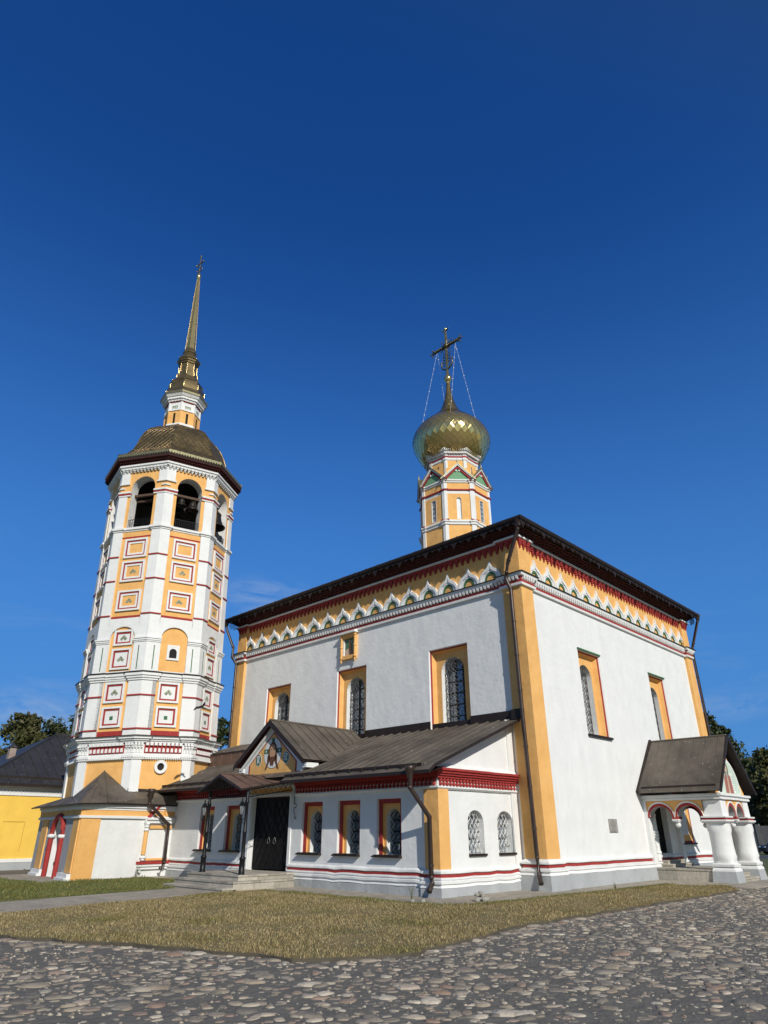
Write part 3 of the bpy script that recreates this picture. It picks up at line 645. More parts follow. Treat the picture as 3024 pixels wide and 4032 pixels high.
for pl in APL:
    p = MB(); p.sweep(pl, [(.10, -.1, 'plinth'), (.09, .235, 'plinth'), (.10, .24, 'white'), (.07, .31, 'white'), (.115, .335, 'white'), (.115, .39, 'white'), (.05, .41, 'white'), (.085, .44, 'white'), (.075, .478, 'white'), (.05, .485, 'redpaint'), (.05, .548, 'redpaint'), (.02, .552, 'white'), (.075, .58, 'white'), (.07, .63, 'white'), (0, .68, 'white')], closed=False, jit=.009, seg=.33); p.obj('annex_plinth', church)
# balustered red cornice
CP = [(XF, 15.8), (XF, 10.0)], [(XF, 7.2), (XF, YA_), (0, YA_)]
def balusters(p, fr, u0, u1, n):
    for i in range(n):
        u = u0+(u1-u0)*(i+.5)/n; p.lathe(fr.p(u, 2.80, .055), [(.025, 0), (.055, .04), (.05, .075), (.022, .10), (.06, .135), (.065, .17), (.05, .21)], 'redpaint', 6)
for pl in CP:
    p = MB(); p.sweep(pl, [(0, 2.70, 'white'), (.05, 2.71, 'white'), (.10, 2.75, 'white'), (.10, 2.79, 'white'), (.02, 2.80, 'white'), (.02, 3.0, 'brick'), (.12, 3.01, 'redpaint'), (.12, 3.07, 'redpaint'), (.17, 3.075, 'redpaint'), (.17, 3.13, 'redpaint'), (.22, 3.135, 'redpaint'), (.22, 3.20, 'redpaint'), (.27, 3.205, 'redpaint'), (.27, 3.27, 'redpaint'), (.10, 3.29, 'white'), (.06, 3.36, 'white'), (0, 3.40, 'white')], closed=False, jit=.004, seg=.3)
    if len(pl) == 2: balusters(p, AF, 10.0, 15.8, 37)
    else: balusters(p, AF, YA_, 7.2, 40); balusters(p, AS, XF, -.1, 25)
    p.obj('red_cornice', church)
# annex windows with red frames
def low_window(u0, u1, label=None):
    fr = AF; v0, v1 = 1.0, 2.51; m = MB()
    for k, (a_, b_) in enumerate(((u0, u0), (u1, u1))): m.quad(fr.p(a_, v0, 0), fr.p(a_, v1, 0), fr.p(a_, v1, -.10), fr.p(a_, v0, -.10), 'white')
    m.quad(fr.p(u0, v1, 0), fr.p(u1, v1, 0), fr.p(u1, v1, -.10), fr.p(u0, v1, -.10), 'white'); m.quad(fr.p(u0, v0, 0), fr.p(u1, v0, 0), fr.p(u1, v0, -.10), fr.p(u0, v0, -.10), 'white')
    t = .125
    m.box(fr, u0, u0+t, v0, v1, -.14, -.10, 'redpaint'); m.box(fr, u1-t, u1, v0, v1, -.14, -.10, 'redpaint'); m.box(fr, u0+t, u1-t, v1-t, v1, -.14, -.10, 'redpaint')
    for q in (u0+t, u1-t): m.quad(fr.p(q, v0, -.13), fr.p(q, v1-t, -.13), fr.p(q, v1-t, -.19), fr.p(q, v0, -.19), 'orange')
    m.quad(fr.p(u0+t, v1-t, -.13), fr.p(u1-t, v1-t, -.13), fr.p(u1-t, v1-t, -.19), fr.p(u0+t, v1-t, -.19), 'orange')
    c = (u0+u1)/2-.02; r = .285
    m.arch(fr, u0+t, u1-t, v0, v1-t, c-r, c+r, v0, 1.98, -.19, .34, 'orange', 'white', rise=.26)
    o = m.obj('annex_window', church, label)
    glazing(fr, c-r, c+r, v0, 1.98, .26, -.52, o, (2, 4))
    g = MB(); lattice(g, fr, c-r+.01, c+r-.01, v0+.02, 1.98, .26, -.34, .19, .30, 'iron', .013, .03); g.obj('grille', o)
    k = MB(); k.poly(fr, [(u0-.02, .93), (u1+.12, .93), (u1+.12, .955), (u1, 1.0), (u0, 1.0), (u0-.02, .955)], -.18, .13, 'trimdark'); k.obj('sill', o)
for u, v in aw: low_window(u, v)
def side_window(u0, u1):
    fr = AS; m = MB(); r = (u1-u0)/2
    m.arch(fr, u0, u1, 1.03, 2.5, u0, u1, 1.03, 1.86, 0, .36, 'white', 'white', rise=.33); o = m.obj('side_window', church)
    glazing(fr, u0, u1, 1.03, 1.86, .33, -.34, o, (2, 3))
    g = MB(); lattice(g, fr, u0+.01, u1-.01, 1.05, 1.86, .33, -.16, .19, .27, 'offwhite', .013, .02, .12); g.obj('grille', o)
    k = MB(); k.box(fr, u0-.02, u1+.04, .97, 1.03, -.12, .06, 'trimdark'); k.obj('sill', o)
for u, v in holes: side_window(u, v)
# doorway
m = MB(); fr = AF
for u in (DY0, DY1): m.quad(fr.p(u, 0, 0), fr.p(u, 2.74, 0), fr.p(u, 2.74, -.24), fr.p(u, 0, -.24), 'white')
m.quad(fr.p(DY0, 2.74, 0), fr.p(DY1, 2.74, 0), fr.p(DY1, 2.74, -.24), fr.p(DY0, 2.74, -.24), 'white')
m.box(fr, DY0-.13, DY1+.13, 2.74, 2.84, -.02, .06, 'white'); m.box(fr, DY0-.1, DY1+.1, 2.86, 3.02, 0, .02, 'orange'); m.box(fr, 7.2, 10.0, 3.04, 3.12, 0, .08, 'white')
m.box(fr, DY0-.16, DY0-.03, .41, 2.74, 0, .035, 'white'); m.box(fr, DY1+.03, DY1+.16, .41, 2.74, 0, .035, 'white')
dsur = m.obj('door_surround', church)
for k in (0, 1):
    d = MB(); ym = (DY0+DY1)/2; u0, u1 = (DY0, ym-.006) if k == 0 else (ym+.006, DY1); d.box(fr, u0, u1, .42, 2.73, -.24, -.19, 'door')
    d.frame(fr, u0+.01, u1-.01, .44, 2.71, .05, -.19, -.175, 'door')
    for sg in (1, -1):
        for q in range(-8, 12):
            a0 = (u0+.06+q*.31, .5); pts = []
            for i in range(24):
                v = .5+2.16*i/23; u = a0[0]+sg*(v-.5)*.62
                if u0+.06 < u < u1-.06: pts.append(fr.p(u, v, -.186))
            if len(pts) > 1: d.tube(pts, .013, 'door', 4, False)
    do = d.obj('door', church); h = MB(); uu = u1-.16 if k == 0 else u0+.16
    h.tube([fr.p(uu+.07*math.sin(t/8*6.28), 1.40-.09*(1-math.cos(t/8*6.28)), -.15) for t in range(9)], .014, 'grille', 5); h.sphere(fr.p(uu, 1.41, -.17), .035, 'grille', 8); h.obj('ring_handle', do)

# --- annex roof: sheet metal with standing seams
slope = (5.05-3.19)/4.95
zr = lambda x: 5.05+slope*x
YV = .42
def seam_roof(name, polys, seams, m_='roof', th=.05, parent=church, edge=None, r=.034):
    p = MB()
    for P in polys: p.face(P, m_); p.face([(x, y, z-th) for x, y, z in P], 'trimdark')
    for a_, b_ in seams: p.tube([(a_[0], a_[1], a_[2]+.015), (b_[0], b_[1], b_[2]+.015)], r, m_, 4)
    for pl in edge or []:
        for a_, b_ in zip(pl, pl[1:]): p.quad((a_[0], a_[1], a_[2]+.02), (b_[0], b_[1], b_[2]+.02), (b_[0], b_[1], b_[2]-.075), (a_[0], a_[1], a_[2]-.075), 'trimdark')
    return p.obj(name, parent)
yr = lambda x: 16.15+(x+4.95)*.53 if x < -2.35 else 17.53
T = lambda x, y: (x, y, zr(x))
seams = []; y = YV+.42
while y < 16.2:
    x0 = -4.62; x1 = 0
    if 6.55 < y < 10.65:                                     # interrupted by the door gable
        t = abs(y-8.6)/2.05; zg = 5.34-1.46*t; x1 = 0; xg = (zg-5.05)/slope
        if xg > -.05: seams.append((T(-4.62, y), T(-4.25, y)))
        else: seams.append((T(min(0, max(xg, -4.2)), y), T(0, y))) if xg > -4.2 else None
        y += .46; continue
    if not (7.0 < y < 9.9): seams.append((T(x0, y), T(-.05 if y < 13.5 else -2.0, y)))
    y += .46
ar = seam_roof('annex_roof', [[T(-4.62, YV), T(0, YV), T(0, 16.9), T(-2.3, 17.53), T(-4.62, 16.33)],
     [T(-4.62, YV), T(-4.62, 7.05), (-4.88, 7.05, 3.14), (-4.88, YV, 3.14)], [T(-4.62, 10.1), T(-4.62, 16.33), (-4.88, 16.14, 3.14), (-4.88, 10.1, 3.14)]], seams,
     edge=[[(-4.88, YV, 3.14), T(-4.62, YV), T(0, YV)], [(-4.88, 7.05, 3.14), (-4.88, YV, 3.14)], [(-4.88, 16.14, 3.14), (-4.88, 10.1, 3.14)], [(-4.88, 16.14, 3.14), T(-4.62, 16.33), T(-2.3, 17.53)]])
for y0, y1 in ((YV, 7.05), (10.1, 16.14)):                 # eave soffit, gutter lip with brackets, dark flashing along the wall
    p = MB(); p.quad((-4.87, y0, 3.07), (-4.87, y1, 3.07), (-4.1, y1, 3.30), (-4.1, y0, 3.30), 'trimdark')
    p.wbox(-4.70, -4.66, y0+.45, y1, zr(-4.66), zr(-4.66)+.07, 'trimdark')
    yy = y0+.6
    while yy < y1: p.wbox(-4.76, -4.70, yy, yy+.025, zr(-4.7)-.02, zr(-4.66)+.06, 'trimdark'); yy += .55
    p.obj('eave_gutter', church)
for y0, y1 in ((.68, 2.52), (4.42, 7.9), (9.74, 11.0), (12.2, 13.0), (14.87, 17.3)): p = MB(); p.wbox(-.05, 0, y0, y1, 5.0, 5.33, 'trimdark'); p.obj('flashing', church)
p = MB(); p.wbox(-.2, -.13, .30, .70, 5.0, 5.33, 'trimdark'); p.obj('flashing', church)
# raised roof box linking annex and tower
p = MB(); x0, y0, y1 = -2.05, 11.5, 17.85
p.quad((x0, y0, 4.1), (x0, y1, 3.85), (x0, y1, 4.82), (x0, y0, 4.82), 'copper'); p.quad((x0, y1, 3.85), (0, y1, 3.85), (0, y1, 4.82), (x0, y1, 4.82), 'copper')
A_ = [(x0-.06, y0, 4.82), (x0-.06, y1+.06, 4.82), (0.4, y1+.06, 4.82), (-.25, 16.2, 5.42), (-.25, y0, 5.30)]
p.face([A_[0], A_[1], A_[3], A_[4]], 'roof'); p.face([A_[1], A_[2], A_[3]], 'roof'); p.face([A_[3], A_[4], (0, y0, 5.3), (0, 16.2, 5.42)], 'roof')
for k in range(1, 9):
    yy = y0+(y1-y0)*k/9; p.tube([(x0-.06, yy, 4.84), (-.25, min(yy, 16.2), 5.32+.1*k/9)], .02, 'roof', 4); p.tube([(x0-.012, yy, 4.0), (x0-.012, yy, 4.82)], .016, 'copper', 4)
p.obj('link_roof', church)

# --- gable over the door
GY, GX = 8.62, -4.06
G = Frame((GX, 0, 0), (0, 1, 0), (-1, 0, 0))
p = MB(); p.poly(G, [(GY-1.72, 3.14), (GY+1.72, 3.14), (GY+1.72, 3.86), (GY, 5.16), (GY-1.72, 3.86)], -.3, 0, 'white')
for s in (1, -1): p.poly(G, [(GY+s*1.95, 3.70), (GY, 5.24), (GY, 5.10), (GY+s*1.80, 3.70)], 0, .08, 'white'); p.box(G, min(GY+s*1.72, GY+s*2.0), max(GY+s*1.72, GY+s*2.0), 3.62, 3.78, -.5, .05, 'white')
gb = p.obj('gable', church)
p = MB(); P5 = [(GY-1.37, 3.50), (GY+1.38, 3.50), (GY+1.38, 3.86), (GY, 4.93), (GY-1.37, 3.86)]
p.poly(G, P5, 0, .012, 'orange', back=False)
c_ = (GY, 4.05); sc_ = lambda k: [(c_[0]+(u-c_[0])*k, c_[1]+(v-c_[1])*k) for u, v in P5]
p.ring(G, sc_(1.03), sc_(.985), 0, .018, 'redpaint', closed=True)
ic = p.obj('icon_panel', gb)
p = MB(); cz = 4.22; d0, d1 = .012, .018
circ = lambda u, v, r, rz=None, n=28: [(u+r*math.cos(2*math.pi*i/n), v+(rz or r)*math.sin(2*math.pi*i/n)) for i in range(n)]
p.poly(G, circ(GY, cz, .53, .54), d0, d1, 'hair', back=False); p.poly(G, circ(GY, cz, .515, .525), d1, d1+.003, 'halo', back=False)
p.box(G, GY-.51, GY+.51, cz-.02, cz+.16, d1+.003, d1+.006, 'green'); p.box(G, GY-.085, GY+.085, cz+.25, cz+.51, d1+.003, d1+.006, 'green')
for s in (-.40, .40): p.poly(G, [(GY+s-.04, cz+.07), (GY+s, cz+.02), (GY+s+.04, cz+.07), (GY+s, cz+.12)], d1+.006, d1+.008, 'halo', back=False)
for q in (-.02, .16): p.box(G, GY-.515, GY+.515, cz+q-.008, cz+q+.008, d1+.006, d1+.008, 'halo')
e_ = d1+.008
p.poly(G, [(GY+.26*math.cos(t), cz+.02+.37*math.sin(t)) for t in [R(-70+k*(320)/24) for k in range(25)] if True], e_, e_+.003, 'hair', back=False)
for s in (1, -1): p.poly(G, [(GY+s*.22, cz-.05), (GY+s*.29, cz-.10), (GY+s*.30, cz-.33), (GY+s*.42, cz-.58), (GY+s*.30, cz-.52), (GY+s*.20, cz-.36), (GY+s*.12, cz-.2)], e_+.0005, e_+.003, 'hair', back=False)
f_ = e_+.003
p.poly(G, circ(GY, cz+.04, .17, .26), f_, f_+.003, 'skin', back=False); g_ = f_+.003
p.poly(G, [(GY-.165, cz-.06), (GY-.12, cz-.15), (GY-.05, cz-.115), (GY, cz-.125), (GY+.05, cz-.115), (GY+.12, cz-.15), (GY+.165, cz-.06), (GY+.14, cz-.26), (GY+.07, cz-.46), (GY+.035, cz-.40), (GY, cz-.44), (GY-.035, cz-.40), (GY-.07, cz-.46), (GY-.14, cz-.26)], g_, g_+.003, 'hair', back=False)
h_ = g_+.003
for s in (1, -1):
    p.poly(G, [(GY+s*.02, cz+.105), (GY+s*.06, cz+.135), (GY+s*.11, cz+.12), (GY+s*.115, cz+.105), (GY+s*.06, cz+.12)], g_, h_, 'hair', back=False)
    p.poly(G, circ(GY+s*.06, cz+.07, .032, .014, 10), g_, h_, 'halo', back=False); p.poly(G, circ(GY+s*.06, cz+.07, .013, .013, 8), h_, h_+.002, 'dark', back=False)
p.poly(G, [(GY-.012, cz+.1), (GY+.012, cz+.1), (GY+.03, cz-.035), (GY, cz-.055), (GY-.03, cz-.035)], g_, h_, 'skin', back=False)
p.poly(G, [(GY-.05, cz-.13), (GY, cz-.12), (GY+.05, cz-.13), (GY, cz-.155)], h_, h_+.002, 'robe', back=False)
p.obj('painted_face', ic)
def stroke(p, fr, pts, w, d0, d1, m_):
    for (a0, b0), (a1, b1) in zip(pts, pts[1:]):
        L2 = math.hypot(a1-a0, b1-b0); nx, ny = -(b1-b0)/L2*w/2, (a1-a0)/L2*w/2
        p.poly(fr, [(a0+nx, b0+ny), (a1+nx, b1+ny), (a1-nx, b1-ny), (a0-nx, b0-ny)], d0, d1, m_, back=False)
for u, first in ((GY+.85, 'I'), (GY-.80, 'X')):              # u grows to the left as seen from the square
    p = MB(); z = 4.02
    p.poly(G, circ(u, z, .185, .215), .012, .017, 'halo', back=False); p.poly(G, circ(u, z, .165, .195), .017, .020, 'tiledark', back=False)
    S = lambda pts: stroke(p, G, [(u-a_, z+b_) for a_, b_ in pts], .036, .020, .024, 'halo')
    if first == 'I': S([(-.055, -.10), (-.055, .085)]); S([(-.08, -.10), (-.03, -.10)]); S([(-.08, .085), (-.03, .085)]); ox = .045
    else: S([(-.105, -.10), (-.005, .085)]); S([(-.105, .085), (-.005, -.10)]); ox = .06
    S([(ox+.035*math.cos(t)+.005, -.0075+.093*math.sin(t)) for t in [R(50+k*26) for k in range(11)]]); S([(-.085, .125), (.085, .125)])
    p.obj('medallion', ic)
XO = -4.32; hw, ze_, zp = 2.06, 3.87, 5.36
def gr(x, s, t, dz=0): return (x, GY+s*hw*t, zp+(ze_-zp)*t+dz)
xval = lambda t: max(-4.3, ((zp+(ze_-zp)*t)-5.05)/slope) if zp+(ze_-zp)*t < 5.05 else 0
polys = []; seams = []
for s in (1, -1):
    N = 10
    for k in range(N):
        t0, t1 = k/N, (k+1)/N; polys.append([gr(XO, s, t0), gr(XO, s, t1), gr(xval(t1)+.03, s, t1), gr(xval(t0)+.03, s, t0)])
    x = XO+.36
    while x < -.1:
        tm = 1
        for k in range(40):
            if xval(k/40) < x: tm = max(0, (k-1)/40); break
        if tm > .05: seams.append((gr(x, s, .0), gr(x, s, tm)))
        x += .46
g = seam_roof('gable_roof', polys, seams, parent=church)
p = MB()
for s in (1, -1):
    p.face([gr(XO-.01, s, 0, .03), gr(XO-.01, s, 1.02, .03), gr(XO-.01, s, 1.02, -.16), gr(XO-.01, s, 0, -.20)], 'trimdark'); p.face([gr(XO+.3, s, 0, -.06), gr(XO+.3, s, 1, -.06), gr(XO, s, 1, -.06), gr(XO, s, 0, -.06)], 'brick')
p.tube([gr(XO, 1, 0, .02), (0, GY, zp+.02)], .04, 'roof', 5); p.obj('bargeboard', g)

# ------------------------------------------------------------------ drum, onion dome and cross
DC = (7.77, 8.65)
def oframe(c, ang, ap): n = (math.cos(ang), math.sin(ang)); return Frame((c[0]+n[0]*ap, c[1]+n[1]*ap, 0), (-n[1], n[0], 0), (n[0], n[1], 0))
def oct_plan(c, ap, hb, inset, ph):
    h = ap*math.tan(R(22.5)); P = []
    for k in range(8):
        f = oframe(c, ph+k*math.pi/4, ap)
        pts = [(-h, 0), (-hb, 0), (-hb, -inset), (hb, -inset), (hb, 0)] if inset else [(-h, 0)]
        P += [f.p(u, 0, d)[:2] for u, d in pts]
    return P
PH = math.pi
ap = 1.94; h = ap*math.tan(R(22.5))
m = MB()
for k in range(8):
    f = oframe(DC, PH+k*math.pi/4, ap); hb = h-.17
    for z0, z1, mt in ((12.9, 17.3, 'orange'), (17.3, 17.62, 'white'), (19.05, 19.22, 'white'), (19.22, 21.0, 'orange')):
        m.quad(f.p(-hb, z0, -.05), f.p(hb, z0, -.05), f.p(hb, z1, -.05), f.p(-hb, z1, -.05), mt)
    for s in (1, -1):
        a_, b_ = sorted((s*hb, s*h)); m.quad(f.p(a_, 12.9, 0), f.p(b_, 12.9, 0), f.p(b_, 20.0, 0), f.p(a_, 20.0, 0), 'white'); m.quad(f.p(s*hb, 12.9, 0), f.p(s*hb, 12.9, -.05), f.p(s*hb, 20, -.05), f.p(s*hb, 20, 0), 'white')
    win = k % 2 == 0                                       # slit windows alternate with blind white niches
    if win: m.wall(f, -hb, hb, 17.62, 19.05, [(-.17, .17, 17.68, 18.88)], 'orange', -.05)
    else: m.arch(f, -hb, hb, 17.62, 19.05, -.13, .13, 17.66, 18.72, -.05, .10, 'orange', 'white')
    if not win: m.quad(f.p(-.14, 17.62, -.14), f.p(.14, 17.62, -.14), f.p(.14, 18.9, -.14), f.p(-.14, 18.9, -.14), 'white')
drum = m.obj('drum', church)
for k in range(8):
    if k % 2: continue
    f = oframe(DC, PH+k*math.pi/4, ap); w_ = MB(); w_.frame(f, -.17, .17, 17.68, 18.88, .02, -.2, -.04, 'offwhite'); w_.box(f, -.155, .155, 17.7, 18.86, -.12, -.10, 'glass')
    for z in (17.95, 18.2, 18.45, 18.7): w_.box(f, -.155, .155, z-.010, z+.010, -.10, -.085, 'iron')
    w_.obj('slit_window', drum)
m = MB(); pl = oct_plan(DC, ap, h-.17, .05, PH)
m.sweep(pl, [(0, 17.28, 'white'), (.06, 17.32, 'white'), (.06, 17.42, 'white'), (.11, 17.46, 'white'), (.11, 17.54, 'white'), (.04, 17.60, 'white'), (0, 17.62, 'white')]); m.obj('drum_moulding', drum); m = MB()
m.sweep(pl, [(0, 19.19, 'redpaint'), (.06, 19.21, 'redpaint'), (.06, 19.28, 'redpaint'), (0, 19.31, 'redpaint')]); m.obj('drum_moulding', drum); m = MB(); m.sweep(pl, [(0, 19.72, 'white'), (.05, 19.75, 'white'), (.05, 19.84, 'white'), (.10, 19.86, 'white'), (.10, 19.95, 'white'), (0, 19.97, 'white')]); m.obj('drum_moulding', drum); m = MB()
for k in range(8):
    a_ = PH+(k-.5)*math.pi/4; q = ap/math.cos(R(22.5)); f = oframe(DC, a_, q-.06)
    for z in (17.40, 19.78):
        for i, (e, dz) in enumerate(((.14, .07), (.19, .07), (.23, .06))): m.add([f.p(-e, z+i*.07, e*.55), f.p(e, z+i*.07, e*.55), f.p(e, z+i*.07+dz, e*.55), f.p(-e, z+i*.07+dz, e*.55), f.p(-e, z+i*.07, -.15), f.p(e, z+i*.07, -.15), f.p(e, z+i*.07+dz, -.15), f.p(-e, z+i*.07+dz, -.15)], [(0, 1, 2, 3), (0, 4, 5, 1), (3, 2, 6, 7), (0, 3, 7, 4), (1, 5, 6, 2)], 'redpaint')
m.obj('corner_cap', drum)
for k in range(8):                                         # green pediment on every face
    f = oframe(DC, PH+k*math.pi/4, ap); m = MB(); zb, zt = 19.97, 21.1; e = h+.04
    m.poly(f, [(-e, zb), (e, zb), (0, zt)], -.9, .0, 'palegreen', 'white')
    for s in (1, -1):
        m.poly(f, [(s*e, zb), (s*(e+.12), zb), (0, zt+.20), (0, zt+.02)], -.05, .13, 'white'); m.poly(f, [(s*(e-.17), zb), (s*(e-.04), zb), (0, zt-.03), (0, zt-.20)], 0, .07, 'redpaint')
        m.sphere(f.p(s*.09, zt-.42, .03), .055, 'white', 8, 1.4); m.box(f, s*.09-.03, s*.09+.03, zt-.36, zt-.2, 0, .05, 'white')
        m.quad(f.p(s*(e+.16), zb-.03, .16), f.p(0, zt+.22, .16), f.p(0, zt+.22, -1.0), f.p(s*(e+.16), zb-.03, -.8), 'olive'); m.quad(f.p(s*(e+.16), zb-.03, .16), f.p(0, zt+.22, .16), f.p(0, zt+.16, .16), f.p(s*(e+.13), zb-.07, .16), 'olive')
    m.lathe(f.p(0, zt+.2, .1), [(.04, 0), (.05, .06), (.015, .14), (.001, .2)], 'olive', 6)
    m.obj('pediment', drum)
ap2 = 1.40; h2 = ap2*math.tan(R(22.5)); m = MB()
for k in range(8):
    f = oframe(DC, PH+k*math.pi/4, ap2); hb = h2-.12
    m.wall(f, -hb, hb, 19.9, 22.4, [(-.05, .05, 20.6, 21.5)], 'orange', -.04); m.box(f, -.05, .05, 20.6, 21.5, -.12, -.08, 'white')
    for s in (1, -1): a_, b_ = sorted((s*hb, s*h2)); m.box(f, a_, b_, 19.9, 22.4, -.05, 0, 'white')
p2 = oct_plan(DC, ap2, h2-.12, .04, PH)
m.sweep(p2, [(0, 21.62, 'white'), (.04, 21.65, 'white'), (.04, 21.72, 'redpaint'), (.06, 21.73, 'redpaint'), (.06, 21.79, 'redpaint'), (.02, 21.80, 'white'), (.04, 21.95, 'white'), (.12, 22.0, 'white'), (.12, 22.07, 'white'), (.2, 22.1, 'white'), (.2, 22.17, 'white'), (0, 22.2, 'white')])
m.obj('upper_drum', drum)
m = MB()
for k in range(8):
    f = oframe(DC, PH+k*math.pi/4, ap2+.24); hh = (ap2+.24)*math.tan(R(22.5)); lace(m, f, -hh, hh, 22.3, .14, 0, .105, 'offwhite', (1,)); lace(m, f, -hh*.93, hh*.93, 22.06, .08, -.13, .09, 'offwhite', (1,))
m.obj('dome_lace', drum)
# onion dome clad in gilded diamond tiles
def tiles(c, prof, n, mt, parent, name, tilt=.012, seed=3, sub=None):
    rd = random.Random(seed); Z = []; D = [0]
    for a, b in zip(prof, prof[1:]): D.append(D[-1]+math.dist(a, b))
    def at(s):
        for i in range(len(prof)-1):
            if s <= D[i+1] or i == len(prof)-2: t = (s-D[i])/(D[i+1]-D[i]); return prof[i][0]+(prof[i+1][0]-prof[i][0])*t, prof[i][1]+(prof[i+1][1]-prof[i][1])*t
    S = [0]
    while S[-1] < D[-1]:
        r, z = at(S[-1]); S.append(S[-1]+max(.045, 2*math.pi*r/n*.62))
    S[-1] = D[-1]; m = MB(); m.lathe(c, [at(D[-1]*i/40) for i in range(41)], mt, n)
    pt = lambda i, j, o=0: (lambda rz, q: Vector((c[0]+(rz[0]+o)*math.cos(q), c[1]+(rz[0]+o)*math.sin(q), c[2]+rz[1])))(at(S[i]), 2*math.pi*(j+.5*(i % 2))/n)
    for i in range(len(S)-2):
        for j in range(n):
            o = [rd.uniform(.004, tilt) for _ in range(4)]
            a = pt(i, j, o[0]+.012); b = pt(i+1, j if (i % 2 == 0) else j+1, o[1]+.004); t_ = pt(i+2, j, o[2]-.004); l_ = pt(i+1, j-1 if (i % 2 == 0) else j, o[3]+.004)
            m.add([a, b, t_, l_], [(0, 1, 2, 3)], mt)
    return m.obj(name, parent)
ONION = [(1.30, 21.42), (1.60, 21.50), (1.86, 21.72), (2.02, 22.0), (2.17, 22.3), (2.30, 22.6), (2.36, 22.92), (2.32, 23.2), (2.20, 23.5), (2.02, 23.8), (1.82, 24.02), (1.61, 24.22), (1.38, 24.42), (1.16, 24.62), (.95, 24.82), (.76, 25.02), (.57, 25.3), (.40, 25.7), (.26, 26.2), (.16, 26.8), (.10, 27.5)]
tiles((*DC, 0), ONION, 34, 'gold', church, 'onion_dome', .013)
m = MB(); c = (*DC, 0)
m.lathe(c, [(.10, 27.45), (.13, 27.5), (.13, 27.56), (.2, 27.62), (.245, 27.74), (.25, 27.84), (.22, 27.98), (.14, 28.06), (.10, 28.1), (.10, 28.3), (.06, 28.34)], 'gold', 16)
CF = Frame((*DC, 0), (0, 1, 0), (-1, 0, 0))
m.box(CF, -.06, .06, 28.2, 31.9, -.06, .06, 'gold'); m.box(CF, -1.0, 1.0, 30.39, 30.57, -.05, .05, 'bronzegold')
for i in range(12): u = -.92+1.84*i/11; m.sphere(CF.p(u, 30.48, .05), .07, 'bronzegold', 6)
m.sphere((DC[0], DC[1], 31.98), .085, 'gold', 8)
def flower(u, v, a, sc_=1.0):
    for q in (-1.0, 0, 1.0):
        du, dv = math.cos(a+q), math.sin(a+q); m.tube([CF.p(u, v), CF.p(u+du*.17*sc_, v+dv*.17*sc_), CF.p(u+du*.27*sc_, v+dv*.27*sc_)], [.03, .06, .03], 'bronzegold', 5); m.sphere(CF.p(u+du*.31*sc_, v+dv*.31*sc_), .058*sc_, 'bronzegold', 6)
flower(1.0, 30.48, 0); flower(-1.0, 30.48, math.pi); flower(0, 31.75, math.pi/2, .9)
for i in range(16):
    a_ = i*math.pi/8+.2; l_ = .42 if i % 2 else .62; m.tube([CF.p(.08*math.cos(a_), 30.48+.08*math.sin(a_)), CF.p(l_*math.cos(a_), 30.48+l_*math.sin(a_))], [.035, .018], 'bronzegold', 5); m.sphere(CF.p(l_*math.cos(a_), 30.48+l_*math.sin(a_)), .05, 'bronzegold', 6)
m.sphere((DC[0], DC[1], 30.48), .22, 'bronzegold', 10, .8)
for s in (1, -1):                                          # scrollwork and crescent at the foot
    for k in range(4): m.tube([CF.p(s*(.19+.11*math.cos(t)), 29.05+k*.24+.11*math.sin(t)) for t in [i*6.28/10 for i in range(11)]], .03, 'bronzegold', 4)
    m.tube([CF.p(s*.45*math.sin(t), 28.95-.45*math.cos(t)+.12) for t in [i*1.9/9 for i in range(10)]], [.07-.003*i for i in range(10)], 'bronzegold', 5); m.sphere(CF.p(s*.45, 29.3), .06, 'golddark', 6); m.sphere(CF.p(s*.36, 29.36), .04, 'golddark', 6)
m.obj('cross', church)
m = MB()
for y, qx, qy in ((.78, -1.45, 1.10), (.74, 1.45, 1.1), (-.78, -1.45, -1.1), (-.74, 1.45, -1.1)):
    a_ = Vector((DC[0], DC[1]+y, 30.36)); b_ = Vector((DC[0]+qx*.97, DC[1]+qy*1.02, 23.95))
    m.tube([a_, b_], .005, 'bead', 4)
    for i in range(1, 13): m.sphere(a_.lerp(b_, i/13.0), .036 if i % 2 else .024, 'bead', 6)
m.obj('bead_chain', church)

ZM = ([12.9, 17.3, 17.62, 19.05, 19.25, 19.95, 21.3, 21.76, 22.3], [12.5, 16.58, 16.90, 18.50, 18.74, 19.36, 20.36, 21.17, 21.72])
def settle(o, zm):                                         # storey heights as measured
    for v in o.data.vertices: v.co.z = float(np.interp(v.co.z, *zm))
    for c in o.children: settle(c, zm)
settle(drum, ZM)

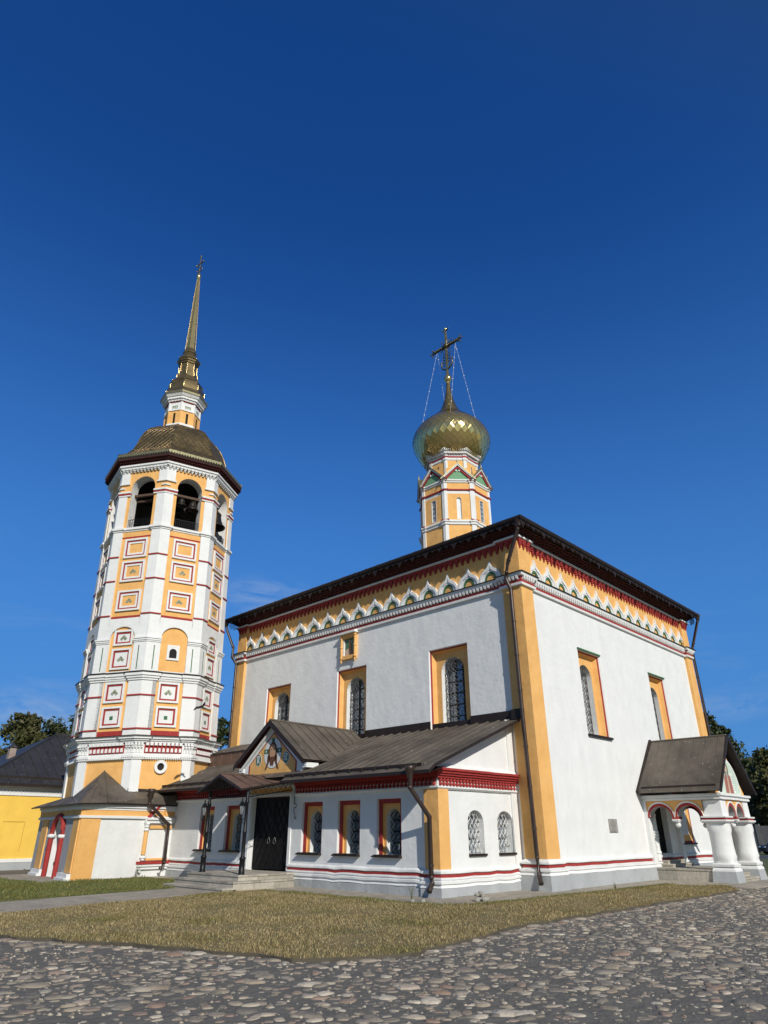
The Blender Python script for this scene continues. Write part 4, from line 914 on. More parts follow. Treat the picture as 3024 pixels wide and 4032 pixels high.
# ------------------------------------------------------------------ columned porch on the right
PX0, PX1, PC = 7.32, 10.45, 8.90
m = MB(); ya, yb = -2.16, -2.96
FL = Frame((PX0, 0, 0), (0, -1, 0), (-1, 0, 0)); FFt = Frame((0, yb, 0), (1, 0, 0), (0, -1, 0)); FRt = Frame((PX1, 0, 0), (0, 1, 0), (1, 0, 0))
def column(x0, x1):
    c = MB(); cx_, cy_ = (x0+x1)/2, (ya+yb)/2; sx_, sy_ = (x1-x0)/2, .40
    def blk(g0, g1, z0, z1, mt): 
        a = [(cx_+i*(sx_+g0), cy_+j*(sy_+g0), z0) for i, j in ((-1, -1), (1, -1), (1, 1), (-1, 1))]+[(cx_+i*(sx_+g1), cy_+j*(sy_+g1), z1) for i, j in ((-1, -1), (1, -1), (1, 1), (-1, 1))]
        c.add(a, [(0, 1, 5, 4), (1, 2, 6, 5), (2, 3, 7, 6), (3, 0, 4, 7), (4, 5, 6, 7)], mt)
    blk(.03, -.01, -.05, .36, 'plinth'); blk(-.01, -.02, .36, .42, 'white'); blk(-.02, -.08, .42, .50, 'white'); blk(-.03, -.02, .50, .58, 'white'); blk(-.02, -.10, .58, .62, 'white')
    # base and cap square off into the round shaft
    def skinring(zz, k, s_): return [(cx_+(sx_-.06)*s_*math.cos(t)*(1 if k == 0 else min(1.35, 1/max(abs(math.cos(t)), abs(math.sin(t)))*1)), cy_+(sy_-.06)*s_*math.sin(t)*(1 if k == 0 else min(1.35, 1/max(abs(math.cos(t)), abs(math.sin(t))))), zz) for t in [2*math.pi*i/24+.13 for i in range(24)]]
    st = [skinring(.60, 1, .98), skinring(.68, 1, .95), skinring(.80, 0, 1.20), skinring(.92, 0, 1.13), skinring(1.2, 0, 1.09), skinring(1.56, 0, 1.10), skinring(1.68, 0, 1.20), skinring(1.84, 1, 1.0), skinring(1.92, 1, 1.03)]
    V = [q for r_ in st for q in r_]; c.add(V, [(i*24+k, i*24+(k+1) % 24, (i+1)*24+(k+1) % 24, (i+1)*24+k) for i in range(len(st)-1) for k in range(24)], 'white', True)
    blk(-.02, .04, 1.90, 1.95, 'white'); blk(.04, .04, 1.95, 2.0, 'white'); blk(-.01, .0, 2.0, 2.07, 'redpaint'); blk(.03, .03, 2.07, 2.12, 'white'); blk(-.08, -.09, 2.12, 2.70, 'white')
    return c.obj('column', church)
column(PX0, PX0+.74); column(PX1-.74, PX1)
def twin_arch(fr, u0, u1, z1, red0=2.02, n=8, th=.38):
    w2 = (u1-u0)/2; m.box(fr, u0, u1, 2.58, z1, -th, 0, 'orange')
    for k in (0, 1):
        c_ = u0+w2*(k+.5); r = w2/2
        A = [(c_-(r-.10)*math.cos(math.pi*i/14), 2.12+.36*math.sin(math.pi*i/14)) for i in range(15)]
        B = [(c_-(r-.015)*math.cos(math.pi*i/14), 2.10+.48*math.sin(math.pi*i/14)) for i in range(15)]; C = [(c_-r*math.cos(math.pi*i/14), 2.10+.535*math.sin(math.pi*i/14)) for i in range(15)]
        m.ring(fr, B, A, -th, .0, 'redpaint'); m.ring(fr, C, B, -th, .025, 'white')
        for p0, p1 in zip(C, C[1:]):
            if min(p0[1], p1[1]) < 2.6: m.quad(fr.p(p0[0], p0[1], -.01), fr.p(p1[0], p1[1], -.01), fr.p(p1[0], 2.64, -.01), fr.p(p0[0], 2.64, -.01), 'orange')
        for p0, p1 in zip(A, A[1:]): m.quad(fr.p(*p0, .0), fr.p(*p1, .0), fr.p(*p1, -th), fr.p(*p0, -th), 'white')
    c_ = u0+w2; m.box(fr, c_-.10, c_+.10, 2.02, 2.14, -th, .01, 'redpaint'); m.box(fr, c_-.12, c_+.12, 1.98, 2.03, -th-.01, .03, 'white'); m.box(fr, c_-.09, c_+.09, 1.93, 1.98, -th+.05, -.02, 'white'); m.sphere(fr.p(c_, 1.84, -th/2), .10, 'white', 10)
twin_arch(Frame((PX0+.02, 0, 0), (0, -1, 0), (-1, 0, 0)), .12, 2.24, 2.74); twin_arch(Frame((0, yb+.10, 0), (1, 0, 0), (0, -1, 0)), PX0+.68, PX1-.68, 2.74); twin_arch(Frame((PX1-.02, 0, 0), (0, -1, 0), (1, 0, 0)), .12, 2.24, 2.74)
for x0, x1 in ((PX0, PX0+.3), (PX1-.3, PX1)): m.wbox(x0, x1, -.14, 0, 0, 2.7, 'white')
m.sweep([(PX0+.04, 0), (PX0+.04, yb+.06), (PX1-.04, yb+.06), (PX1-.04, 0)], [(.0, 2.66, 'white'), (.05, 2.68, 'white'), (.05, 2.74, 'white'), (.01, 2.76, 'white'), (.10, 2.80, 'white'), (.10, 2.87, 'white'), (-.15, 2.9, 'white'), (-.3, 2.9, 'white')], closed=False, jit=.004, seg=.4)
m.quad((PX0, 0, 2.64), (PX1, 0, 2.64), (PX1, yb+.1, 2.64), (PX0, yb+.1, 2.64), 'offwhite')
m.obj('porch_arcade', church)
m = MB(); hw2, ez, pz = 2.0, 2.98, 4.98
fr = Frame((PC, 0, 0), (1, 0, 0), (0, -1, 0)); YF = 3.12
for s in (1, -1):
    m.quad(fr.p(0, pz, .02), fr.p(0, pz, YF), fr.p(s*hw2*.93, ez+.16, YF), fr.p(s*hw2*.93, ez+.16, .02), 'roof'); m.quad(fr.p(s*hw2*.93, ez+.16, .02), fr.p(s*hw2*.93, ez+.16, YF), fr.p(s*hw2*.99, ez-.04, YF), fr.p(s*hw2*.99, ez-.04, .02), 'roof')
    m.quad(fr.p(0, pz-.05, .02), fr.p(0, pz-.05, YF), fr.p(s*hw2*.99, ez-.06, YF), fr.p(s*hw2*.99, ez-.06, .02), 'trimdark')
    m.poly(fr, [(0, pz+.05), (s*hw2, ez-.04), (s*(hw2-.12), ez-.10), (0, pz-.14)], YF-.02, YF+.03, 'trimdark'); m.poly(fr, [(0, pz+.10), (s*hw2, ez+.02), (s*(hw2-.1), ez-.04), (0, pz-.1)], 0, .10, 'trimdark')
    m.box(fr, s*hw2*.93-.03, s*hw2*.93+.03, ez+.13, ez+.19, .2, YF-.15, 'trimdark')
    for k in range(1, 7): m.tube([fr.p(0, pz+.015, .02+k*.47), fr.p(s*hw2*.90, ez+.21, .02+k*.47)], .02, 'roof', 4)
m.tube([fr.p(0, pz+.02, 0), fr.p(0, pz+.02, YF)], .035, 'roof', 5)
pr = m.obj('porch_roof', church)
m = MB(); fg = Frame((PC, -2.80, 0), (1, 0, 0), (0, -1, 0))
m.poly(fg, [(-1.55, 2.9), (1.55, 2.9), (0, 4.62)], -.25, 0, 'orange')
pg = m.obj('porch_gable', church)
m = MB(); AR = [(1.22*math.cos(math.pi*i/18), 2.9+1.28*math.sin(math.pi*i/18)) for i in range(19)]
m.poly(fg, AR, 0, .012, 'white', back=False); AR2 = [(u*.93, 2.9+(v-2.9)*.93) for u, v in AR]; m.poly(fg, AR2, .012, .016, 'fresco', back=False)
m.poly(fg, [(-.42, 2.92), (.40, 2.92), (.34, 3.5), (.2, 3.58), (-.2, 3.58), (-.36, 3.45)], .016, .02, 'robe', back=False); m.poly(fg, circ(-.02, 3.78, .25, .27), .0165, .019, 'olive', back=False); m.poly(fg, circ(-.02, 3.78, .15, .19), .019, .022, 'paleskin', back=False)
m.poly(fg, [(-.15, 3.70), (.11, 3.70), (.04, 3.46), (-.08, 3.46)], .022, .024, 'stone', back=False); m.poly(fg, [(-.12, 2.92), (.02, 2.92), (.06, 3.5), (-.04, 3.5)], .02, .022, 'paleskin', back=False)
m.poly(fg, [(.42, 2.95), (.60, 2.95), (.54, 3.66), (.40, 3.62)], .016, .021, 'white', back=False)
for k in range(7): m.box(fg, .44, .555, 3.03+k*.08, 3.05+k*.08, .021, .023, 'inscription')
m.obj('fresco', pg)
# porch floor and steps
m = MB()
def stepblock(m, x0, x1, y0, y1, z0, z1, mt='slab', bx=.62):
    n = max(1, int((x1-x0)/bx)); ny = max(1, int((y1-y0)/bx))
    for i in range(n):
        a, b = x0+(x1-x0)*i/n, x0+(x1-x0)*(i+1)/n
        for j in range(ny):
            if 0 < i < n-1 and 0 < j < ny-1 and False: continue
            c, d = y0+(y1-y0)*j/ny, y0+(y1-y0)*(j+1)/ny; m.wbox(a+.004, b-.004, c+.004, d-.004, z0, z1-.05, mt)
    n2 = max(1, int((x1-x0)/.33)); n3 = max(1, int((y1-y0)/.33))
    for i in range(n2):
        for j in range(n3): m.wbox(x0-.02+(x1-x0+.04)*i/n2+.003, x0-.02+(x1-x0+.04)*(i+1)/n2-.003, y0-.02+(y1-y0+.04)*j/n3+.003, y0-.02+(y1-y0+.04)*(j+1)/n3-.003, z1-.05, z1, mt)
stepblock(m, 7.4, 10.3, -2.3, -.12, -.05, .40); stepblock(m, 7.9, 9.9, -.55, -.12, .40, .52); stepblock(m, 8.0, 9.6, -.35, -.12, .52, .64); stepblock(m, 8.06, 9.72, -2.62, -2.32, -.05, .27); stepblock(m, 8.06, 9.72, -2.92, -2.64, -.05, .14)
m.obj('porch_step', church)
m = MB(); fr = RIGHT; m.box(fr, 8.2, 9.3, .5, 2.75, -.22, -.17, 'door')
for sg in (1, -1):
    for q in range(-9, 8):
        pts = [fr.p(8.2+q*.22+sg*(i/20*2.2)*.6, .55+i/20*2.2, -.165) for i in range(21) if 8.24 < 8.2+q*.22+sg*(i/20*2.2)*.6 < 9.26]
        if len(pts) > 1: m.tube(pts, .011, 'door', 4, False)
m.frame(fr, 8.0, 9.5, .4, 2.85, .2, -.2, .06, 'white')
m.obj('porch_door', church)
m = MB(); m.tube([RIGHT.p(7.85, .62, .08), RIGHT.p(7.85, 2.5, .08)], .11, 'white', 10)
for z in (.9, 1.4, 1.5, 1.6, 2.2): m.sphere(RIGHT.p(7.85, z, .08), .15, 'white', 10, .55)
m.obj('portal_shaft', church)

# ------------------------------------------------------------------ rain pipes
def drain(path, r=.068, funnel=True, label=None, arm=None):
    m = MB(); m.tube(path, r, 'pipe', 10)
    for p_ in path[1:-1]: m.sphere(p_, r*1.12, 'pipe', 10)
    for a_, b_ in zip(path, path[1:]):
        a_, b_ = Vector(a_), Vector(b_); l_ = (b_-a_).length
        for k in range(1, int(l_/1.2)+1):
            q = a_.lerp(b_, k*1.2/l_) if k*1.2 < l_ else None
            if q is not None: m.tube([q-(b_-a_).normalized()*.03, q+(b_-a_).normalized()*.03], r*1.18, 'pipe', 10)
    m.tube([Vector(path[-1])+(Vector(path[-2])-Vector(path[-1])).normalized()*.06, path[-1]], r*1.12, 'pipe', 10, False)
    if funnel:
        t = Vector(path[0]); m.lathe((t.x, t.y, t.z), [(r*1.05, -.16), (r*1.3, -.08), (.13, .06), (.15, .10), (.15, .2), (.10, .2)], 'pipe', 10)
    if arm: m.tube([arm, (path[0][0], path[0][1], path[0][2]+.14)], .06, 'pipe', 8)
    return m.obj('drainpipe', church, label)
drain([(-.62, -.58, 11.80), (-.60, -.50, 11.55), (-.36, .20, 10.46), (-.40, .26, 10.12), (-.33, .33, 10.05), (-.36, .33, 9.86), (-.28, .22, 9.50), (-.26, .21, 5.3), (-.27, .14, .9), (-.30, .10, .46), (-.46, -.04, .22)])
drain([(W_+.62, -.66, 11.80), (W_+.60, -.62, 11.6), (W_+.25, -.22, 10.2), (W_+.2, -.2, 9.9), (W_+.22, -.2, .4)])
drain([(-.62, L_+.70, 11.75), (-.60, L_+.66, 11.5), (-.42, L_+.12, 10.4), (-.42, L_+.14, 9.9), (-.30, L_-.12, 9.5), (-.28, L_-.18, 5.0)])
drain([(-4.90, 1.11, 3.10), (-4.90, 1.11, 2.72), (-4.22, 1.02, 1.98), (-4.20, 1.02, .50), (-4.20, 1.0, .36), (-4.36, .98, .17)])
drain([(-5.42, 14.76, 2.98), (-5.42, 14.76, 2.62), (-4.42, 14.82, 1.86), (-4.40, 14.82, .52), (-4.56, 14.80, .28)], arm=(-4.9, 16.05, 3.13))

# stone plaque with worn lines of writing
pq = MB(); pq.box(RIGHT, 4.33, 4.93, 1.59, 2.02, 0, .03, 'plaque'); pq.frame(RIGHT, 4.33, 4.93, 1.59, 2.02, .012, .03, .034, 'inscription')
o = pq.obj('plaque'); tag(o, 'small grey stone plaque with worn writing on the sunny white church wall', 'plaque')
pq = MB()
for k in range(10):
    z = 1.965-k*.038; u = 4.40+(.09 if k in (0, 6) else 0); e = 4.87-(.1 if k in (0, 6, 9) else .02)
    while u < e-.02:
        l_ = random.uniform(.03, .09); pq.box(RIGHT, u, min(u+l_, e), z-.011, z+.007, .03, .0325, 'inscription'); u += l_+.018
pq.obj('inscription', o)

# ================================================================== the bell tower
tower = thing('bell_tower', 'tall eight-sided white and orange bell tower with tile panels, gold roof and gold spire', 'bell tower', (-4.112, 18.125, 0))
tower.rotation_euler = (-.0152, -.0325, 0)
PHI = R(-124.33+22.5)                                      # face B (right front); face A is k = -1
TC = (0, 0); AP = 2.99; H = AP*math.tan(R(22.5))
fT = lambda k, ap=AP: oframe(TC, PHI+k*math.pi/4, ap)
BAYS = [(2.6, 4.36, .86, 'orange'), (5.30, 5.52, .62, 'redpaint'), (5.52, 7.64, .60, 'orange'), (10.16, 10.47, .75, 'white'), (10.47, 10.60, .75, 'redpaint'), (10.60, 14.50, .77, 'orange'), (14.50, 14.59, .77, 'redpaint'), (14.59, 14.9, .77, 'orange')]
m = MB(); IN = .07
for k in range(8):
    f = fT(k)
    for z0, z1, hb, mt in BAYS:
        m.quad(f.p(-hb, z0, -IN), f.p(hb, z0, -IN), f.p(hb, z1, -IN), f.p(-hb, z1, -IN), mt)
        for s in (1, -1):
            m.quad(f.p(s*hb, z0, 0), f.p(s*hb, z1, 0), f.p(s*hb, z1, -IN), f.p(s*hb, z0, -IN), 'white'); m.quad(f.p(s*hb, z0, 0), f.p(s*H, z0, 0), f.p(s*H, z1, 0), f.p(s*hb, z1, 0), 'white')
    m.quad(f.p(-.62, 10.10, -.002), f.p(.62, 10.10, -.002), f.p(.62, 10.16, -.002), f.p(-.62, 10.16, -.002), 'white')
    m.quad(f.p(-.77, 10.16, 0), f.p(.77, 10.16, 0), f.p(.77, 10.47, 0), f.p(-.77, 10.47, 0), 'white')
    m.quad(f.p(-.77, 5.52, 0), f.p(-.60, 5.52, 0), f.p(-.60, 7.64, 0), f.p(-.77, 7.64, 0), 'white'); m.quad(f.p(-H, 4.36, -.02), f.p(H, 4.36, -.02), f.p(H, 5.3, -.02), f.p(-H, 5.3, -.02), 'white')
    m.quad(f.p(-H, 7.64, -.005), f.p(H, 7.64, -.005), f.p(H, 8.05, -.005), f.p(-H, 8.05, -.005), 'white')
    # tall niche storey
    m.arch(f, -H, H, 8.0, 10.16, -.61, .61, 8.0, 9.56, 0, .09, 'white', 'white', rise=.52, floor=False)
    m.quad(f.p(-.62, 8.0, -.09), f.p(.62, 8.0, -.09), f.p(.62, 10.14, -.09), f.p(-.62, 10.14, -.09), 'orange')
    for s in (1, -1): m.box(f, s*.88-.022, s*.88+.022, 8.10, 9.17, -.01, .006, 'green')
tw = m.obj('tower_wall', tower)
m = MB(); PLa = oct_plan(TC, AP, .62, .07, PHI); PLb = oct_plan(TC, AP, .86, .07, PHI); PLc = oct_plan(TC, AP, .77, .07, PHI)
m.sweep(PLb, [(0, 4.33, 'white'), (.04, 4.36, 'white'), (.04, 4.42, 'white'), (.09, 4.43, 'white'), (.09, 4.52, 'white'), (.02, 4.56, 'white'), (0, 4.6, 'white')])
for k in range(8):
    f = fT(k)
    for i in range(26): u = -H+2*H*(i+.5)/26; m.box(f, u-.025, u+.025, 4.36, 4.43, .0, .075, 'white')
m.sweep(PLb, [(.0, 5.0, 'white'), (.10, 5.02, 'white'), (.10, 5.08, 'white'), (.17, 5.09, 'white'), (.17, 5.15, 'white'), (.24, 5.16, 'white'), (.24, 5.24, 'white'), (.30, 5.25, 'trimdark'), (.30, 5.28, 'trimdark'), (0, 5.33, 'trimdark')])
m.sweep(PLa, [(0, 7.60, 'white'), (.05, 7.62, 'white'), (.05, 7.70, 'white'), (.10, 7.71, 'white'), (.10, 7.80, 'white'), (.15, 7.81, 'white'), (.15, 7.93, 'trimdark'), (.19, 7.94, 'trimdark'), (.19, 7.97, 'trimdark'), (0, 8.03, 'trimdark')])
m.sweep(PLc, [(0, 14.84, 'white'), (.04, 14.86, 'white'), (.04, 14.93, 'white'), (.10, 14.94, 'white'), (.10, 15.05, 'white'), (-.05, 15.07, 'white'), (-.1, 15.07, 'white')])
m.obj('tower_cornice', tower)
m = MB()                                                   # arcaded frieze: white teeth on red
for k in range(8):
    f = fT(k); m.box(f, -.80, .80, 4.60, 5.02, -.02, .012, 'redpaint')
    for i in range(9):
        u = -.80+1.6*(i+.5)/9; m.poly(f, [(u-.05, 4.64), (u+.05, 4.64), (u+.05, 4.76), (u+.03, 4.80), (u-.03, 4.80), (u-.05, 4.76)], .012, .05, 'white'); m.box(f, u-.06, u+.06, 4.90, 5.02, .012, .12, 'white')
    for s in (1, -1):
        for i in range(3):
            u = s*(.87+.13*i+.06); m.box(f, u-.045, u+.045, 4.90, 5.01, -.02, .11, 'white'); m.box(f, u-.04, u+.04, 4.82, 4.89, -.02, .07, 'white'); m.frame(f, u-.055, u+.055, 4.60, 4.80, .02, -.02, .03, 'white')
m.obj('arcade_frieze', tower)
m = MB()                                                   # red lines round the corner strips, stepped caps
for k in range(8):
    f = fT(k)
    for z, hb in ((5.58, .60), (6.98, .60), (10.63, .77), (12.32, .77), (13.54, .77)):
        for s in (1, -1): a_, b_ = sorted((s*hb, s*(H+.016))); m.box(f, a_, b_, z-.03, z+.03, -.02, .04, 'redpaint')
    for s in (1, -1):
        for i, (z, e) in enumerate(((9.32, .03), (9.38, .06), (9.46, .09))): a_, b_ = sorted((s*.60, s*(H+e*.41))); m.box(f, a_, b_, z, z+.065, -.02, e, 'white')
m.obj('corner_band', tower)
def tile_diamond(p, f, u, z, d, s, n, mt='tile'):           # glazed tiles set point-up
    cells = [(0, s*.72), (-s*.72, 0), (s*.72, 0)] if n == 3 else [(0, 0)]
    for a_, b_ in cells:
        if n == 3: p.poly(f, [(u+a_, z+b_-s*.68), (u+a_+s*.68, z+b_), (u+a_, z+b_+s*.68), (u+a_-s*.68, z+b_)], d, d+.015, mt, back=False)
        else: p.poly(f, [(u-s, z-s), (u+s, z-s), (u+s, z+s), (u-s, z+s)], d, d+.015, 'tiledark', back=False)
def panel(k, u0, u1, z0, z1, kind):
    f = fT(k); d = -IN if kind != 'niche' else -.09; p = MB()
    if kind in ('low', 'low1', 'niche'):
        p.frame(f, u0, u1, z0, z1, .085, d, d+.075, 'white'); p.frame(f, u0+.085, u1-.085, z0+.085, z1-.085, .075, d, d+.035, 'redpaint'); p.box(f, u0+.16, u1-.16, z0+.16, z1-.16, d, d+.012, 'white'); dd = d+.012; s = .125
    else:
        p.frame(f, u0, u1, z0, z1, .085, d, d+.08, 'white'); p.frame(f, u0+.085, u1-.085, z0+.085, z1-.085, .07, d, d+.045, 'redpaint'); p.frame(f, u0+.155, u1-.155, z0+.155, z1-.155, .09, d, d+.035, 'white'); dd = d; s = .115
    o = p.obj('tile_panel', tower)
    if kind == 'plain': return
    t = MB(); c = (u0+u1)/2; zc_ = (z0+z1)/2
    tile_diamond(t, f, c, zc_-.04, dd, .075 if kind == 'low1' else s, 1 if kind == 'low1' else 3); t.obj('glazed_tile', o)
for k in (-3, -2, -1, 0, 1, 2):
    panel(k, -.50, .44, 5.67, 6.54, 'low1'); panel(k, -.50, .44, 6.70, 7.58, 'low')
    if k != 0: panel(k, -.44, .50, 8.14, 9.08, 'niche'); panel(k, -.42, .50, 9.22, 9.92, 'niche')
    panel(k, -.55, .63, 10.83, 11.82, 'up'); panel(k, -.54, .63, 12.26, 13.29, 'up'); panel(k, -.54, .63, 13.46, 14.44, 'plain')
# small openings on the right front face
f = fT(0); o = MB(); o.frame(f, -.28, .28, 8.58, 9.26, .09, -.09, -.04, 'white'); o.arch(f, -.19, .19, 8.67, 9.17, -.17, .17, 8.60, 8.93, -.045, .3, 'white', 'white', floor=False); o.box(f, -.17, .17, 8.6, 9.12, -.085, -.08, 'dark'); o.obj('loophole', tower)
o = MB(); C1 = circ(-.04, 4.06, .27, .27, 24); C2 = circ(-.04, 4.06, .15, .15, 24); o.ring(f, C1, C2, -IN, .03, 'white', closed=True); o.poly(f, circ(-.04, 4.06, .16, .16, 24), -IN, -IN+.006, 'dark', back=False); o.obj('round_window', tower)

# bell storey
m = MB(); ZB, ZT = 15.05, 18.5; HW = .63
for k in range(8):
    f = fT(k); opened = k in (6, 7, 0, 1)  # hidden far arches walled up so no sky shows and the interior stays dark
    if opened:
        m.arch(f, -.80, .80, ZB, ZT, -HW, HW, ZB, 17.22, -.05, .55, 'orange', 'offwhite', rise=.66, n=16)
        fi = fT(k, AP-.6); hi = (AP-.6)*math.tan(R(22.5)); m.arch(fi, -hi, hi, ZB, ZT, -HW, HW, ZB, 17.22, 0, .01, 'concrete', 'offwhite', rise=.66, n=16, floor=False)
    else:
        m.quad(f.p(-.8, ZB, -.05), f.p(.8, ZB, -.05), f.p(.8, ZT, -.05), f.p(-.8, ZT, -.05), 'orange'); fi = fT(k, AP-.6); hi = (AP-.6)*math.tan(R(22.5)); m.quad(fi.p(-hi, ZB, 0), fi.p(hi, ZB, 0), fi.p(hi, ZT, 0), fi.p(-hi, ZT, 0), 'concrete')
    for s in (1, -1):
        a_, b_ = sorted((s*.80, s*H)); m.box(f, a_, b_, ZB, 16.85, -.1, 0, 'white'); m.box(f, a_, b_, 16.85, 17.52, -.1, -.045, 'orange'); m.box(f, a_, b_, 17.52, ZT, -.1, .0, 'white')
        a_, b_ = sorted((s*.74, s*(H+.02))); m.box(f, a_, b_, 17.47, 17.54, -.1, .04, 'white'); a_, b_ = sorted((s*1.0, s*(H+.0))); m.box(f, a_, b_, 17.24, 17.30, -.1, .02, 'white')
        a_, b_ = sorted((s*(HW-.0), s*(H+.02))); m.box(f, a_, b_, 16.80, 16.87, -.1, .03, 'white'); m.box(f, a_, b_, 16.87, 16.96, -.1, .045, 'redpaint'); m.box(f, a_, b_, 16.96, 17.05, -.1, .07, 'white')
    for i in range(13):
        u = -H+2*H*(i+.5)/13
        for j, (z, d, e) in enumerate(((18.14, .05, .035), (18.20, .09, .055), (18.27, .13, .075))): m.box(f, u-e, u+e, z, z+.07, -.06, d, 'white')
m.sweep(oct_plan(TC, AP, 0, 0, PHI), [(0, 18.32, 'white'), (.13, 18.33, 'white'), (.13, 18.40, 'white'), (.19, 18.41, 'white'), (.19, 18.50, 'white'), (0, 18.51, 'white')])
bs = m.obj('bell_storey', tower)
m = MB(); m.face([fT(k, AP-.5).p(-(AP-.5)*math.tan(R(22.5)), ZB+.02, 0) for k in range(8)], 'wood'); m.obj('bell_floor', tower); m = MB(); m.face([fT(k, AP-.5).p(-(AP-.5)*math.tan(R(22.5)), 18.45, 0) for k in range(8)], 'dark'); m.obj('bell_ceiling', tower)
m = MB(); 
for k in (6, 7, 0, 1): f = fT(k); m.box(f, -.72, .72, 16.92, 17.04, -.5, -.36, 'wood'); m.box(f, -.8, .8, 17.36, 17.42, -1.3, -1.2, 'wood')
for k in (-1, 1): f = fT(k, AP-1.2); m.box(f, -1.6, 1.6, 17.0, 17.12, -.1, .1, 'wood')
m.obj('bell_beam', tower)
for k in (6, 7, 0, 1):
    f = fT(k); m = MB(); z0, z1 = ZB+.05, ZB+.50; m.box(f, -HW, HW, z1-.02, z1, -.16, -.13, 'iron'); m.box(f, -HW, HW, z0, z0+.02, -.16, -.13, 'iron')
    for i in range(13): u = -HW+2*HW*i/12; m.box(f, u-.008, u+.008, z0, z1, -.15, -.135, 'iron')
    for i in range(6):
        u = -HW+2*HW*(i+.5)/6; m.tube([f.p(u+.07*math.cos(t), z0+.24+.1*math.sin(t), -.145) for t in [j*6.28/8 for j in range(9)]], .008, 'iron', 4)
    m.obj('railing', tower)
# eave: dark red carved soffit, gilded lace
RE = 3.63*math.cos(R(22.5)); m = MB()
m.sweep(oct_plan(TC, AP, 0, 0, PHI), [(.05, 18.50, 'brick'), (.12, 18.56, 'brick'), (.12, 18.62, 'brick'), (.22, 18.64, 'brick'), (.22, 18.70, 'brick'), (.34, 18.74, 'soffit'), (.34, 18.80, 'soffit'), (RE-AP-.03, 18.96, 'soffit'), (RE-AP, 19.02, 'soffit')])
for k in range(8):
    f = fT(k)
    for j, (z, d) in enumerate(((18.54, .12), (18.63, .22), (18.72, .33))):
        for i in range(20): u = -H-.1+(2*H+.2)*(i+.5*(j % 2)+.25)/20; m.box(f, u, u+.06, z, z+.06, d-.03, d+.035, 'brick')
m.obj('carved_soffit', tower)
m = MB()
for k in range(8): f = fT(k, RE); hh = RE*math.tan(R(22.5)); lace(m, f, -hh, hh, 19.06, .12, 0, .135, 'olive', (1,)); m.box(f, -hh, hh, 18.99, 19.08, -.02, .0, 'olive')
m.obj('lace_valance', tower)
# faceted gilded roof with diagonal seams
def facet_roof(prof, mt, name, parent, pitch=.30, seams=True):
    m = MB(); C8 = math.cos(R(22.5)); D = [0]
    for a, b in zip(prof, prof[1:]): D.append(D[-1]+math.dist(a, b))
    def at(s):
        s = min(max(s, 0), D[-1])
        for i in range(len(prof)-1):
            if s <= D[i+1]: t = (s-D[i])/(D[i+1]-D[i]); return prof[i][0]+(prof[i+1][0]-prof[i][0])*t, prof[i][1]+(prof[i+1][1]-prof[i][1])*t
        return prof[-1]
    for k in range(8):
        a0 = PHI+(k-.5)*math.pi/4; a1 = a0+math.pi/4
        for (r0, z0), (r1, z1) in zip(prof, prof[1:]):
            m.quad((r0*math.cos(a0), r0*math.sin(a0), z0), (r0*math.cos(a1), r0*math.sin(a1), z0), (r1*math.cos(a1), r1*math.sin(a1), z1), (r1*math.cos(a0), r1*math.sin(a0), z1), mt)
        m.tube([(r*1.005*math.cos(a0), r*1.005*math.sin(a0), z+.01) for r, z in prof], .03, mt, 5, False)
        if not seams: continue
        f = fT(k, 0); 
        for sg in (1, -1):
            q = -3.0
            while q < 3.0:
                pts = []
                for i in range(25):
                    s = D[-1]*i/24; r, z = at(s); hw_ = r*math.sin(R(22.5)); u = q+sg*s*.72
                    if abs(u) < hw_: pts.append(f.p(u, z+.006, r*C8+.006))
                    else:
                        if len(pts) > 1: m.tube(pts, .010, mt, 4, False)
                        pts = []
                if len(pts) > 1: m.tube(pts, .010, mt, 4, False)
                q += pitch
    return m.obj(name, parent)
facet_roof([(3.64, 19.06), (3.2, 19.32), (2.85, 19.75), (2.66, 20.2), (2.52, 20.65), (2.32, 21.1), (2.05, 21.48), (1.70, 21.76), (1.38, 21.98), (1.0, 22.14)], 'golddark', 'gilded_roof', tower)
# lantern
AL = .98*math.cos(R(22.5)); HL = AL*math.tan(R(22.5)); m = MB()
for k in range(8):
    f = fT(k, AL)
    m.wall(f, -HL, HL, 22.3, 23.38, [(-.065, .065, 22.72, 23.25)], 'orange', 0); m.quad(f.p(-HL, 23.38, 0), f.p(HL, 23.38, 0), f.p(HL, 24.4, 0), f.p(-HL, 24.4, 0), 'white')
    m.box(f, -.065, .065, 22.72, 23.25, -.1, -.06, 'dark'); m.frame(f, -.19, .19, 23.50, 23.68, .02, 0, .02, 'white')
    for i in range(3): u = -.12+.12*i; m.box(f, u-.045, u+.045, 23.53, 23.65, 0, .012, 'tile')
    for s in (1, -1): a_, b_ = sorted((s*(HL-.07), s*(HL+.01))); m.box(f, a_, b_, 22.7, 23.38, 0, .025, 'orange'); m.box(f, a_, b_, 23.38, 23.9, 0, .03, 'white')
PL8 = oct_plan(TC, AL, 0, 0, PHI)
m.sweep(PL8, [(0, 22.5, 'white'), (.06, 22.52, 'white'), (.06, 22.66, 'white'), (.03, 22.7, 'white'), (0, 22.72, 'white')]); m.sweep(PL8, [(0, 23.36, 'white'), (.05, 23.37, 'white'), (.05, 23.43, 'white'), (0, 23.45, 'white')])
m.sweep(PL8, [(.0, 23.86, 'redpaint'), (.05, 23.88, 'redpaint'), (.05, 23.95, 'white'), (.09, 23.96, 'white'), (.09, 24.05, 'white'), (.15, 24.07, 'white'), (.15, 24.16, 'white'), (.22, 24.18, 'offwhite'), (.33, 24.40, 'offwhite')])
lan = m.obj('lantern', tower)
m = MB()
